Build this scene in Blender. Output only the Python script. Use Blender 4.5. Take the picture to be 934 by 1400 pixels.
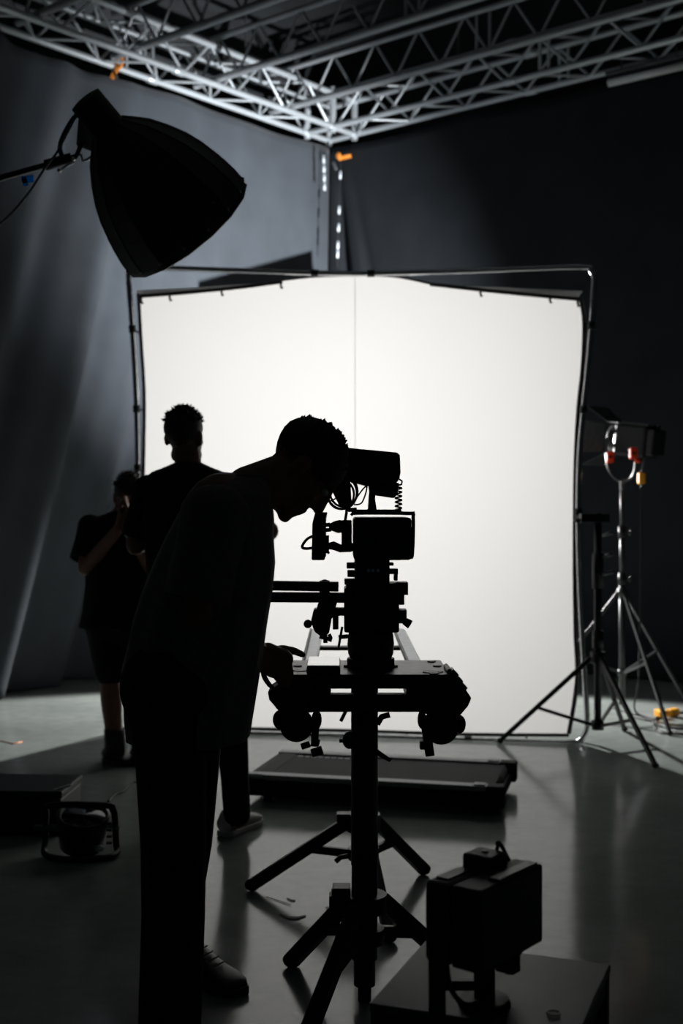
import bpy, math, random
from mathutils import Vector as V, Matrix as MX, Quaternion
random.seed(7)
for o in list(bpy.data.objects): bpy.data.objects.remove(o)
SC = bpy.context.scene
COL = SC.collection
# ------------------------------------------------------------------ camera
H = 1.376; F = 1700.0; CX = 467.0; CY = 690.0      # eye height, focal length in pixels, vanishing point of the level view axis
cd = bpy.data.cameras.new('camera'); cam = bpy.data.objects.new('camera', cd); COL.objects.link(cam)
cam.location = (0, 0, H); cam.rotation_euler = (math.pi/2, 0, 0)
cd.sensor_fit = 'VERTICAL'; cd.sensor_height = 36; cd.sensor_width = 24
cd.lens = 36*F/1400; cd.shift_y = -10/1400
cd.dof.use_dof = True; cd.dof.focus_distance = 3.35; cd.dof.aperture_fstop = 3.2
cd.clip_start = .05
SC.camera = cam
# ------------------------------------------------------------------ world, exposure
w = bpy.data.worlds.new('world'); SC.world = w; w.use_nodes = True
w.node_tree.nodes['Background'].inputs[0].default_value = (.55, .85, 1, 1)
w.node_tree.nodes['Background'].inputs[1].default_value = .007
SC.view_settings.view_transform = 'Standard'; SC.view_settings.look = 'None'
SC.view_settings.exposure = 0; SC.view_settings.gamma = 1; SC.view_settings.use_curve_mapping = False
# ------------------------------------------------------------------ lamps (their housings are built further down)
KEY = V((.32, 10.38, 1.95)); KEY_AIM = V((.05, 7.4, 1.4))
FRES = V((1.86, 8.12, 1.80)); FRES_AIM = V((-.90, 11.0, 3.25))
def spot(name, loc, aim, power, deg, blend, rad, col=(1, 1, 1)):
    l = bpy.data.lights.new(name, 'SPOT'); o = bpy.data.objects.new(name, l); COL.objects.link(o)
    o.location = loc; o.rotation_euler = (V(aim)-V(loc)).to_track_quat('-Z', 'Y').to_euler()
    l.energy = power; l.spot_size = math.radians(deg); l.spot_blend = blend; l.shadow_soft_size = rad; l.color = col
    return o
spot('key_lamp_light', KEY+(KEY_AIM-KEY).normalized()*.16, KEY_AIM, 1260, 117, .15, .09, (1, .985, .965))
spot('fresnel_light', FRES+(FRES_AIM-FRES).normalized()*.2, FRES_AIM, 2500, 70, 1.0, .05, (.93, .97, 1))

# ------------------------------------------------------------------ pixel helpers (a pixel gives a direction; distance is given)
def P(x, y, d): return V(((x-CX)*d/F, d, H-(y-CY)*d/F))
def G(x, y, z=0.0):
    d = (H-z)*F/(y-CY); return V(((x-CX)*d/F, d, z))
# ------------------------------------------------------------------ materials
MATS = {}
def mat(name, col, rough=.5, metal=0., nscale=30, namt=.15, bump=0., sheen=0., spec=.5, rvar=0.):
    m = bpy.data.materials.new(name); m.use_nodes = True
    nt = m.node_tree; b = nt.nodes['Principled BSDF']; L = nt.links
    tc = nt.nodes.new('ShaderNodeTexCoord'); n = nt.nodes.new('ShaderNodeTexNoise')
    n.inputs['Scale'].default_value = nscale; n.inputs['Detail'].default_value = 5
    L.new(tc.outputs['Object'], n.inputs['Vector'])
    r = nt.nodes.new('ShaderNodeMapRange'); r.inputs[1].default_value = .3; r.inputs[2].default_value = .7
    r.inputs[3].default_value = 1-namt; r.inputs[4].default_value = 1+namt
    L.new(n.outputs['Fac'], r.inputs[0])
    mx = nt.nodes.new('ShaderNodeMix'); mx.data_type = 'RGBA'; mx.blend_type = 'MULTIPLY'; mx.inputs[0].default_value = 1
    mx.inputs[6].default_value = (*col, 1); L.new(r.outputs[0], mx.inputs[7]); L.new(mx.outputs[2], b.inputs['Base Color'])
    b.inputs['Roughness'].default_value = rough; b.inputs['Metallic'].default_value = metal
    b.inputs['Specular IOR Level'].default_value = spec
    if rvar:
        r2 = nt.nodes.new('ShaderNodeMapRange'); r2.inputs[3].default_value = rough-rvar; r2.inputs[4].default_value = rough+rvar
        L.new(n.outputs['Fac'], r2.inputs[0]); L.new(r2.outputs[0], b.inputs['Roughness'])
    if sheen: b.inputs['Sheen Weight'].default_value = sheen
    if bump:
        bp = nt.nodes.new('ShaderNodeBump'); bp.inputs['Strength'].default_value = bump; bp.inputs['Distance'].default_value = .01
        L.new(n.outputs['Fac'], bp.inputs['Height']); L.new(bp.outputs[0], b.inputs['Normal'])
    MATS[name] = m; return m
mat('black_metal', (.016, .017, .018), .45, .3, 60, .2)
mat('black_paint', (.02, .021, .022), .55, 0, 60, .2)
mat('black_plastic', (.014, .015, .016), .5, 0, 80, .2)
mat('dark_plate', (.05, .053, .055), .38, .4, 40, .25, rvar=.1)
mat('rubber', (.012, .012, .013), .8, 0, 50, .2)
mat('wheel_red', (.03, .012, .012), .6, 0, 50, .2)
mat('aluminium', (.66, .70, .73), .36, .45, 25, .15, rvar=.08)
mat('chrome', (.7, .71, .72), .2, .95, 25, .1)
mat('grey_metal', (.16, .17, .175), .4, .7, 30, .2)
mat('truss_grey', (.42, .44, .46), .42, .4, 30, .15)
mat('white_paint', (.75, .76, .77), .5, 0, 30, .05)
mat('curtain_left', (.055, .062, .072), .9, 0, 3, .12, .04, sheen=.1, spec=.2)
mat('curtain_right_shaded', (.018, .0205, .024), .92, 0, 3, .15, .04, spec=.15)  # darker than the left drape, the lamp's cut-off put into the base colour
mat('ceiling_dark', (.035, .038, .042), .8, 0, 3, .3)
mat('wall_dark', (.03, .032, .035), .9, 0, 3, .2)
mat('orange_strap', (.9, .28, .03), .6, 0, 40, .15)
mat('orange_plug', (.95, .42, .02), .5, 0, 40, .1)
mat('red_plastic', (.95, .055, .01), .45, 0, 40, .1)
mat('blue_tape', (.0, .25, .55), .5, 0, 40, .1)
mat('white_cord', (.7, .75, .8), .6, 0, 30, .1)
mat('cable_black', (.02, .02, .021), .55, 0, 50, .1)
mat('cable_grey', (.22, .23, .24), .5, 0, 50, .1)
mat('softbox_fabric', (.013, .013, .014), .5, 0, 200, .2, .1)
mat('skin', (.26, .13, .09), .55, 0, 40, .12, .02)
mat('hair', (.02, .014, .011), .6, 0, 90, .3)
mat('shirt_charcoal', (.16, .15, .143), .9, 0, 60, .2, .08, sheen=.15, spec=.2)
mat('shirt_black', (.016, .017, .018), .9, 0, 60, .2, .08, spec=.2)
mat('trouser_black', (.018, .019, .021), .88, 0, 50, .2, .08, spec=.2)
mat('shorts_dark', (.02, .021, .022), .88, 0, 50, .2, .08, spec=.2)
mat('shoe_white', (.72, .69, .66), .6, 0, 40, .15)
mat('shoe_dark', (.035, .034, .033), .5, 0, 40, .2)
mat('eye_white', (.7, .7, .68), .3, 0, 10, .05)
mat('treadmill_belt', (.025, .027, .029), .75, 0, 150, .25, .1, spec=.2)
mat('treadmill_body', (.018, .019, .02), .7, 0, 50, .2, spec=.2)
mat('treadmill_rail', (.17, .18, .185), .45, .3, 60, .15)
mat('pale_print', (.35, .36, .37), .5, 0, 40, .1)
mat('pad_white', (.78, .78, .77), .45, 0, 30, .05)
mat('pad_gloss', (.8, .8, .79), .12, .6, 30, .03)
mat('stand_grey', (.06, .062, .065), .4, .5, 40, .2)
mat('table_top', (.07, .073, .076), .42, .2, 30, .2, rvar=.08)
mat('hem_black', (.012, .012, .013), .8, 0, 60, .2)
mat('grey_fabric', (.42, .42, .41), .9, 0, 60, .08)
mat('scrap', (.02, .02, .02), .7, 0, 30, .2)
mat('glass_dark', (.01, .012, .016), .08, 0, 10, .1)
def concrete():
    m = bpy.data.materials.new('polished_concrete'); m.use_nodes = True; nt = m.node_tree; L = nt.links; b = nt.nodes['Principled BSDF']
    tc = nt.nodes.new('ShaderNodeTexCoord')
    def noise(s, d, rough=.55):
        n = nt.nodes.new('ShaderNodeTexNoise'); n.inputs['Scale'].default_value = s; n.inputs['Detail'].default_value = d
        n.inputs['Roughness'].default_value = rough; L.new(tc.outputs['Object'], n.inputs['Vector']); return n
    a = noise(1.1, 6); c = noise(9, 8, .65); e = noise(70, 4)
    ramp = nt.nodes.new('ShaderNodeValToRGB'); ramp.color_ramp.elements[0].position = .32; ramp.color_ramp.elements[1].position = .7
    ramp.color_ramp.elements[0].color = (.245, .275, .26, 1); ramp.color_ramp.elements[1].color = (.345, .375, .355, 1)
    L.new(a.outputs['Fac'], ramp.inputs[0])
    r = nt.nodes.new('ShaderNodeMapRange'); r.inputs[1].default_value = .3; r.inputs[2].default_value = .75; r.inputs[3].default_value = .86; r.inputs[4].default_value = 1.1
    L.new(c.outputs['Fac'], r.inputs[0])
    mx = nt.nodes.new('ShaderNodeMix'); mx.data_type = 'RGBA'; mx.blend_type = 'MULTIPLY'; mx.inputs[0].default_value = 1
    L.new(ramp.outputs[0], mx.inputs[6]); L.new(r.outputs[0], mx.inputs[7]); L.new(mx.outputs[2], b.inputs['Base Color'])
    r2 = nt.nodes.new('ShaderNodeMapRange'); r2.inputs[1].default_value = .3; r2.inputs[2].default_value = .7; r2.inputs[3].default_value = .10; r2.inputs[4].default_value = .16
    L.new(c.outputs['Fac'], r2.inputs[0]); L.new(r2.outputs[0], b.inputs['Roughness'])
    bp = nt.nodes.new('ShaderNodeBump'); bp.inputs['Strength'].default_value = .02; bp.inputs['Distance'].default_value = .01
    L.new(e.outputs['Fac'], bp.inputs['Height']); L.new(bp.outputs[0], b.inputs['Normal'])
    b.inputs['Specular IOR Level'].default_value = .28
    MATS['concrete'] = m
concrete()
def silk(name, tr, di, frac):
    m = bpy.data.materials.new(name); m.use_nodes = True; nt = m.node_tree; L = nt.links
    for n in list(nt.nodes):
        if n.type == 'BSDF_PRINCIPLED': nt.nodes.remove(n)
    out = nt.nodes['Material Output']; t = nt.nodes.new('ShaderNodeBsdfTranslucent'); d = nt.nodes.new('ShaderNodeBsdfDiffuse'); x = nt.nodes.new('ShaderNodeMixShader')
    tc = nt.nodes.new('ShaderNodeTexCoord'); n = nt.nodes.new('ShaderNodeTexNoise'); n.inputs['Scale'].default_value = 1.5
    L.new(tc.outputs['Object'], n.inputs['Vector'])
    r = nt.nodes.new('ShaderNodeValToRGB'); r.color_ramp.elements[0].color = (tr*.97, tr*.965, tr*.955, 1); r.color_ramp.elements[1].color = (tr, tr*.995, tr*.985, 1)
    L.new(n.outputs['Fac'], r.inputs[0]); L.new(r.outputs[0], t.inputs[0]); d.inputs[0].default_value = (di, di, di, 1)
    x.inputs[0].default_value = frac; L.new(d.outputs[0], x.inputs[1]); L.new(t.outputs[0], x.inputs[2]); L.new(x.outputs[0], out.inputs[0])
    MATS[name] = m
silk('tape_glow', .5, .4, .7)
_n = MATS['tape_glow'].node_tree.nodes
for _e, _c in zip(_n['Color Ramp'].color_ramp.elements, ((0, .35, .75, 1), (0, .42, .85, 1))): _e.color = _c
_n['Diffuse BSDF'].inputs[0].default_value = (0, .3, .6, 1)
silk('silk', .9, .16, .27); silk('silk_seam', .89, .16, .268)
def emit(name, col, s):
    m = bpy.data.materials.new(name); m.use_nodes = True; b = m.node_tree.nodes['Principled BSDF']
    b.inputs['Emission Color'].default_value = (*col, 1); b.inputs['Emission Strength'].default_value = s
    b.inputs['Base Color'].default_value = (.8, .8, .8, 1); MATS[name] = m
emit('lamp_lens', (1, .98, .95), 30)

# ------------------------------------------------------------------ mesh builder
def frame(axis):
    a = V(axis).normalized(); t = V((0, 0, 1)) if abs(a.z) < .9 else V((0, 1, 0))
    u = a.cross(t).normalized(); return a, u, a.cross(u).normalized()
class MB:
    def __init__(s): s.v = []; s.f = []; s.sm = []
    def add(s, vs, fs, smooth=False):
        o = len(s.v); s.v += [V(p) for p in vs]; s.f += [tuple(i+o for i in f) for f in fs]; s.sm += [smooth]*len(fs); return s
    def box(s, c, d, R=None):
        c = V(c); h = V(d)*.5; vs = []
        for x in (-1, 1):
            for y in (-1, 1):
                for z in (-1, 1):
                    p = V((x*h.x, y*h.y, z*h.z)); vs.append(c+(R@p if R is not None else p))
        return s.add(vs, [(0, 1, 3, 2), (4, 6, 7, 5), (0, 4, 5, 1), (2, 3, 7, 6), (0, 2, 6, 4), (1, 5, 7, 3)])
    def cyl(s, p0, p1, r0, r1=None, n=12, smooth=True):
        p0 = V(p0); p1 = V(p1); r1 = r0 if r1 is None else r1; a, u, w_ = frame(p1-p0); vs = []
        for p, r in ((p0, r0), (p1, r1)):
            for i in range(n):
                t = 2*math.pi*i/n; vs.append(p+u*(r*math.cos(t))+w_*(r*math.sin(t)))
        s.add(vs, [(i, (i+1) % n, n+(i+1) % n, n+i) for i in range(n)], smooth)
        o = len(s.v)-2*n; s.f += [tuple(o+i for i in reversed(range(n))), tuple(o+n+i for i in range(n))]; s.sm += [False, False]; return s
    def bar(s, p0, p1, w_, h, up=(0, 0, 1)):
        p0 = V(p0); p1 = V(p1); a = (p1-p0).normalized(); x = a.cross(V(up)).normalized(); z = x.cross(a).normalized()
        R = MX((x, a, z)).transposed(); return s.box((p0+p1)*.5, (w_, (p1-p0).length, h), R)
    def tube(s, pts, r, n=8, closed=False):
        pts = [V(p) for p in pts]; k = len(pts); vs = []; prev = None
        for i, p in enumerate(pts):
            if closed: t = pts[(i+1) % k]-pts[i-1]
            else: t = pts[min(i+1, k-1)]-pts[max(i-1, 0)]
            t.normalize()
            if prev is None: _, u, _w = frame(t)
            else:
                u = prev-t*prev.dot(t)
                u = u.normalized() if u.length > 1e-6 else frame(t)[1]
            prev = u; w_ = t.cross(u); rr = r[i] if isinstance(r, (list, tuple)) else r
            for j in range(n):
                q = 2*math.pi*j/n; vs.append(p+u*(rr*math.cos(q))+w_*(rr*math.sin(q)))
        m = k if closed else k-1
        s.add(vs, [(i*n+j, i*n+(j+1) % n, ((i+1) % k)*n+(j+1) % n, ((i+1) % k)*n+j) for i in range(m) for j in range(n)], True)
        if not closed:
            o = len(s.v)-k*n; s.f += [tuple(o+j for j in reversed(range(n))), tuple(o+(k-1)*n+j for j in range(n))]; s.sm += [False]*2
        return s
    def lathe(s, org, axis, prof, n=20, smooth=True, cap=True):
        org = V(org); a, u, w_ = frame(axis); vs = []
        for q, r in prof:
            for j in range(n):
                t = 2*math.pi*j/n; vs.append(org+a*q+u*(r*math.cos(t))+w_*(r*math.sin(t)))
        k = len(prof)
        s.add(vs, [(i*n+j, i*n+(j+1) % n, (i+1)*n+(j+1) % n, (i+1)*n+j) for i in range(k-1) for j in range(n)], smooth)
        if cap:
            o = len(s.v)-k*n; s.f += [tuple(o+j for j in reversed(range(n))), tuple(o+(k-1)*n+j for j in range(n))]; s.sm += [False]*2
        return s
    def ell(s, c, r, R=None, nu=14, nv=9):
        c = V(c); r = V(r) if not isinstance(r, (int, float)) else V((r, r, r)); vs = []
        def put(p):
            p = V((p[0]*r.x, p[1]*r.y, p[2]*r.z)); return c+(R@p if R is not None else p)
        vs.append(put((0, 0, -1)))
        for i in range(1, nv):
            ph = -math.pi/2+math.pi*i/nv
            for j in range(nu):
                t = 2*math.pi*j/nu; vs.append(put((math.cos(ph)*math.cos(t), math.cos(ph)*math.sin(t), math.sin(ph))))
        vs.append(put((0, 0, 1))); fs = [(0, 1+(j+1) % nu, 1+j) for j in range(nu)]
        for i in range(nv-2):
            for j in range(nu): fs.append((1+i*nu+j, 1+i*nu+(j+1) % nu, 1+(i+1)*nu+(j+1) % nu, 1+(i+1)*nu+j))
        e = len(vs)-1; b = 1+(nv-2)*nu
        fs += [(b+j, b+(j+1) % nu, e) for j in range(nu)]
        return s.add(vs, fs, True)
    def cap(s, p0, r0, p1, r1):            # tapered capsule
        s.cyl(p0, p1, r0, r1, 14); s.ell(p0, r0); s.ell(p1, r1); return s
    def chain(s, pts, rs):
        for i in range(len(pts)-1): s.cap(pts[i], rs[i], pts[i+1], rs[i+1])
        return s
    def loft(s, rings, cap=True, smooth=True):
        n = len(rings[0]); k = len(rings); vs = [p for r in rings for p in r]
        s.add(vs, [(i*n+j, i*n+(j+1) % n, (i+1)*n+(j+1) % n, (i+1)*n+j) for i in range(k-1) for j in range(n)], smooth)
        if cap:
            o = len(s.v)-k*n; s.f += [tuple(o+j for j in reversed(range(n))), tuple(o+(k-1)*n+j for j in range(n))]; s.sm += [False]*2
        return s
    def prism(s, poly, off):
        n = len(poly); off = V(off); vs = [V(p) for p in poly]+[V(p)+off for p in poly]
        return s.add(vs, [tuple(reversed(range(n))), tuple(range(n, 2*n))]+[(i, (i+1) % n, n+(i+1) % n, n+i) for i in range(n)])
    def build(s, name, material, parent=None, at=None, bevel=0, solid=0):
        if parent is not None: org = worg(parent)
        elif at is not None: org = V(at)
        else:
            xs = [p.x for p in s.v]; ys = [p.y for p in s.v]
            org = V(((min(xs)+max(xs))/2, (min(ys)+max(ys))/2, min(p.z for p in s.v)))
        me = bpy.data.meshes.new(name); me.from_pydata([p-org for p in s.v], [], s.f)
        me.polygons.foreach_set('use_smooth', s.sm); me.materials.append(MATS[material]); me.update()
        o = link(name, me, parent)
        if parent is None: o.location = org
        if bevel:
            b = o.modifiers.new('bevel', 'BEVEL'); b.width = bevel; b.segments = 2; b.limit_method = 'ANGLE'
        if solid:
            b = o.modifiers.new('solid', 'SOLIDIFY'); b.thickness = solid; b.offset = 0
        return o
    def remesh(s, name, material, parent, voxel=.008, smooth=4):
        org = worg(parent); me = bpy.data.meshes.new('tmp'); me.from_pydata([p-org for p in s.v], [], s.f); me.update()
        t = bpy.data.objects.new('tmp', me); COL.objects.link(t)
        r = t.modifiers.new('r', 'REMESH'); r.mode = 'VOXEL'; r.voxel_size = voxel
        if smooth: q = t.modifiers.new('s', 'SMOOTH'); q.iterations = smooth; q.factor = .5
        dg = bpy.context.evaluated_depsgraph_get(); dg.update()
        m2 = bpy.data.meshes.new_from_object(t.evaluated_get(dg)); bpy.data.objects.remove(t); bpy.data.meshes.remove(me)
        m2.name = name; m2.polygons.foreach_set('use_smooth', [True]*len(m2.polygons)); m2.materials.clear(); m2.materials.append(MATS[material])
        return link(name, m2, parent)
def worg(o):
    p = V((0, 0, 0))
    while o is not None: p += o.location; o = o.parent
    return p
def link(name, data, parent=None):
    o = bpy.data.objects.new(name, data); COL.objects.link(o)
    if parent is not None: o.parent = parent
    return o
def tag(o, label=None, cat=None, group=None, kind=None):
    if label: o['label'] = label
    if cat: o['category'] = cat
    if group: o['group'] = group
    if kind: o['kind'] = kind
    return o
def thing(name, label, cat, loc, group=None):
    o = link(name, None); o.location = loc; o.empty_display_size = .1; return tag(o, label, cat, group)
UNIT = {}
def rod(name, p0, p1, r, material, parent, n=8):        # pieces that share one unit cylinder mesh
    key = (material, n)
    if key not in UNIT:
        m = MB().cyl((0, 0, -.5), (0, 0, .5), 1, 1, n); me = bpy.data.meshes.new('unit_rod')
        me.from_pydata(m.v, [], m.f); me.polygons.foreach_set('use_smooth', m.sm); me.materials.append(MATS[material]); UNIT[key] = me
    o = link(name, UNIT[key], parent); p0 = V(p0); p1 = V(p1); org = worg(parent) if parent else V((0, 0, 0))
    q = (p1-p0).to_track_quat('Z', 'Y')
    o.matrix_basis = MX.LocRotScale((p0+p1)/2-org, q, V((r, r, (p1-p0).length))); return o

# ================================================================== THE ROOM
CORN = V((-.12, 11.8, 0)); UR = V((.767, -.641, 0)).normalized(); UL = V((-.641, -.767, 0)).normalized()
NL = V((.767, -.641, 0)).normalized(); NR = V((-.641, -.767, 0)).normalized()     # inward normals of left and right side
tag(MB().box((0, 5, -.05), (26, 26, .1)).build('floor', 'concrete', at=(0, 0, 0)), kind='structure')
tag(MB().box((0, 5, 6.05), (26, 26, .1)).build('ceiling', 'ceiling_dark', at=(0, 0, 6)), kind='structure')
def plan_box(a, b, th, z0, z1, out):
    m = MB(); m.prism([a+V((0, 0, z0)), b+V((0, 0, z0)), b+out*th+V((0, 0, z0)), a+out*th+V((0, 0, z0))], (0, 0, z1-z0)); return m
c2 = CORN-NL*.75-NR*.75
tag(plan_box(c2-UL*.2, c2+UL*17, .15, 0, 6, -NL).build('wall_left', 'wall_dark'), kind='structure')
tag(plan_box(c2-UR*.2, c2+UR*17, .15, 0, 6, -NR).build('wall_right', 'wall_dark'), kind='structure')
# drapes
def sstep(a, b, x): t = max(0, min(1, (x-a)/(b-a))); return t*t*(3-2*t)
def curtain(name, U, N, L, fold, label, material, top):
    nu, nz = 260, 60; vs = []; fs = []
    for i in range(nu+1):
        t = L*i/nu
        for j in range(nz+1):
            z = .012+(top(t)-.012)*j/nz
            vs.append(CORN+U*t+N*fold(t, z)+V((0, 0, z)))
    for i in range(nu):
        for j in range(nz):
            a = i*(nz+1)+j; fs.append((a, a+nz+1, a+nz+2, a+1))
    o = MB().add(vs, fs, True).build(name, material, at=CORN+U*(L/2), solid=.004)
    return tag(o, label, 'curtain')
def fold_l(t, z):
    h = (4.6-z)/4.6
    a = sstep(2.0, 3.0, t+.3*h)
    q = t+.3*z-.4
    big = .12*math.sin(q*4.1+.4)+.11*math.sin(q*9.5+.3*math.sin(z*1.1))+.035*math.sin(q*19+.5*math.sin(z))
    return a*big*(.35+.65*h)+.02*math.sin(t*1.3+z)*h+.012*math.sin(7*t)*sstep(3.9, 4.6, z)
def fold_r(t, z):
    h = max(0, (4.62-z))/4.6
    s_ = t/(0.10+.42*h)          # folds fan out from the corner eye
    return (.055*math.sin(s_*4.2)+.02*math.sin(s_*9+1))*math.exp(-((s_-.9)/1.5)**2)*min(1, h*3)+.02*math.sin(t*1.7+.4)*h+.03*h*math.sin(t*5.2)*sstep(2, 4, t)
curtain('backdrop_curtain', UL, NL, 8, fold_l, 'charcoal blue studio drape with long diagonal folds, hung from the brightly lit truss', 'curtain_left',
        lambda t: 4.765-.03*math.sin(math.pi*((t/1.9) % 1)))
curtain('backdrop_curtain', UR, NR, 8, fold_r, 'studio drape shaded near-black, fanning in pleats from the corner, behind the fresnel lamp stand', 'curtain_right_shaded',
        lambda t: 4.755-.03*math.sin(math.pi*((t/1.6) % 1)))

# ================================================================== TRUSSES
ZT = 4.82; SZ = .31
def box_truss(org, U, N, L, label, t0=0):
    r = thing('box_truss', label, 'truss', org+V((0, 0, ZT)), 'perimeter box trusses')
    def q(t, a, b): return org+U*t+N*(a*SZ)+V((0, 0, ZT+b*SZ))
    for a in (0, 1):
        for b in (0, 1): rod('chord', q(t0, a, b), q(L, a, b), .026, 'aluminium', r, 12)
    bay = .30; k = int((L-t0)/bay); up = True
    for i in range(k):
        ta = t0+.05+i*bay; tb = ta+bay; s0, s1 = (0, 1) if i % 2 == 0 else (1, 0)
        for a in (0, 1): rod('brace', q(ta, a, s0), q(tb, a, s1), .0115, 'aluminium', r)
        for b in (0, 1): rod('brace', q(ta, s0, b), q(tb, s1, b), .0115, 'aluminium', r)
        if i % 7 == 6:
            for a in (0, 1): rod('upright', q(tb+.02, a, 0), q(tb+.02, a, 1), .013, 'aluminium', r); rod('upright', q(tb+.1, a, 0), q(tb+.1, a, 1), .013, 'aluminium', r)
    for t in (1.9, 3.8, 5.7):
        if t < L:
            for a in (0, 1):
                for b in (0, 1): rod('coupler', q(t-.05, a, b), q(t+.05, a, b), .034, 'aluminium', r, 12)
    return r
box_truss(CORN+NL*.02+NR*.33, UL, NL, 8, 'silver box truss over the long folded drape, lit brightest at the corner', .0)
box_truss(CORN+NR*.02+NL*.33, UR, NR, 8, 'silver box truss over the near-black pleated drape, running off into the dark', .0)
# corner block
cb = thing('corner_block', 'bright silver corner block joining the two box trusses above the drape gap', 'truss corner', CORN+V((0, 0, ZT)))
for a in (0, 1):
    for b in (0, 1):
        p = CORN+NL*(.02+a*.31)+NR*(.02+b*.31)
        rod('upright', p+V((0, 0, ZT-.05)), p+V((0, 0, ZT+SZ+.05)), .03, 'aluminium', cb, 12)
for z in (ZT, ZT+SZ):
    for p, q_ in (((0, 0), (1, 0)), ((1, 0), (1, 1)), ((1, 1), (0, 1)), ((0, 1), (0, 0))):
        A = CORN+NL*(.02+p[0]*.31)+NR*(.02+p[1]*.31)+V((0, 0, z)); B = CORN+NL*(.02+q_[0]*.31)+NR*(.02+q_[1]*.31)+V((0, 0, z))
        rod('crossbar', A, B, .026, 'aluminium', cb, 12)
# ladder trusses crossing the room parallel to the right-hand truss
names = ['the corner', 'the first crossing truss', 'the second crossing truss', 'the orange strap', 'the far end of the lit truss']
for i, t in enumerate((.86, 1.78, 2.66, 3.55, 4.44)):
    o0 = CORN+UL*t+NL*.05
    lab = 'grey ladder truss crossing the ceiling, next after '+names[i] if i else 'grey ladder truss crossing the ceiling, closest to the bright corner block'
    if i == 2: lab = 'grey ladder truss crossing the ceiling above the orange strap, third from the corner'
    if i == 3: lab = 'grey ladder truss crossing the ceiling, fourth from the bright corner block'
    if i == 4: lab = 'grey ladder truss crossing the ceiling, fifth and furthest from the corner block'
    r = thing('ladder_truss', lab, 'truss', o0+V((0, 0, ZT+.06)), 'ladder trusses crossing the ceiling')
    zl, zu = ZT+.06, ZT+.40; L = 9.0
    rod('lower_chord', o0+V((0, 0, zl)), o0+UR*L+V((0, 0, zl)), .03, 'truss_grey', r, 12)
    rod('upper_chord', o0+V((0, 0, zu)), o0+UR*L+V((0, 0, zu)), .024, 'truss_grey', r, 12)
    k = int(L/.225)
    for j in range(k):
        a = o0+UR*(.06+j*.225); b = o0+UR*(.06+(j+1)*.225); za, zb = (zl, zu) if j % 2 == 0 else (zu, zl)
        rod('brace', a+V((0, 0, za)), b+V((0, 0, zb)), .011, 'truss_grey', r)
    for tt in (2.2, 2.32, 4.6, 4.72):
        a = o0+UR*tt; rod('upright', a+V((0, 0, zl)), a+V((0, 0, zu)), .012, 'truss_grey', r)
# roof hangers so that the grid is carried by the ceiling
for t, U, N, nm in ((1.3, UL, NL, 'second bay of the drape truss'), (4.2, UL, NL, 'dark end of the drape truss'), (1.6, UR, NR, 'lit end of the right truss'), (4.8, UR, NR, 'dark end of the right truss')):
    p = CORN+U*t+N*.17; h = thing('truss_hanger', 'steel hanger rod holding the '+nm+' to the ceiling', 'hanger', p+V((0, 0, ZT+SZ)))
    rod('hanger_rod', p+V((0, 0, ZT+SZ)), p+V((0, 0, 6)), .008, 'grey_metal', h); MB().box(p+V((0, 0, 5.99)), (.12, .12, .02)).build('plate', 'grey_metal', h)
# orange straps, corner chains, strip lamp
def strap(p, label, ang, k=1.0):
    r = thing('ratchet_strap', label, 'strap', p)
    m = MB(); n = 14; pts = [p+V((0, 0, -.0))+UR*0+NL*(.035*k*math.cos(2*math.pi*i/n))+V((0, 0, .05*k*math.sin(2*math.pi*i/n))) for i in range(n)]
    m.tube(pts, .014, 6, True); m.build('loop', 'orange_strap', r)
    MB().bar(p+V((0, 0, -.03)), p+V((0, 0, -.03))+V((math.cos(ang)*.12, 0, math.sin(ang)*.12)), .02, .03).build('tail', 'orange_strap', r)
    MB().bar(p+V((-.05, 0, -.06)), p+V((-.02, 0, -.13)), .02, .025).build('buckle', 'grey_metal', r, bevel=.004)
strap(P(163, 84, 9.75), 'orange ratchet strap looped round the truss chord over the dark drape', -2.1)
strap(P(463, 213, 11.55), 'orange strap tail hanging under the bright corner block', .25, .4)
def corner_chain(x0, y0, x1, y1, d, label, gaps):
    A = P(x0, y0, d); B = P(x1, y1, d); r = thing('hanging_chain', label, 'chain', B); n = 0
    seg = 12.0; k = int((y1-y0)/seg)
    rod('cord', A, B, .004, 'cable_black', r)
    for i in range(k):
        if i in gaps: continue
        a = A.lerp(B, (i+.1)/k); b = A.lerp(B, (i+.78)/k); m = MB(); m.cap(a, .011, b, .011); m.build('link', 'white_cord', r)
corner_chain(442, 200, 444, 262, 11.45, 'short row of white links hanging left of the drape gap', (0,))
corner_chain(466, 222, 461, 366, 11.35, 'long broken row of white links hanging down the drape gap', (0, 2, 3, 4, 6, 8, 11))
st = thing('strip_lamp', 'unlit white strip lamp hung under the right truss', 'lamp', P(885, 102, 9.6))
MB().cyl(P(832, 114, 9.75), P(960, 84, 9.35), .03).build('tube', 'white_paint', st)
MB().bar(P(830, 108, 9.77)+V((0, 0, .03)), P(960, 78, 9.37)+V((0, 0, .03)), .09, .03).build('housing', 'grey_metal', st, bevel=.005)
for x, y, d in ((850, 104, 9.7), (925, 86, 9.47)):
    p = P(x, y, d); rod('hook', p, p+V((0, 0, .12)), .008, 'grey_metal', st)

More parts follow.
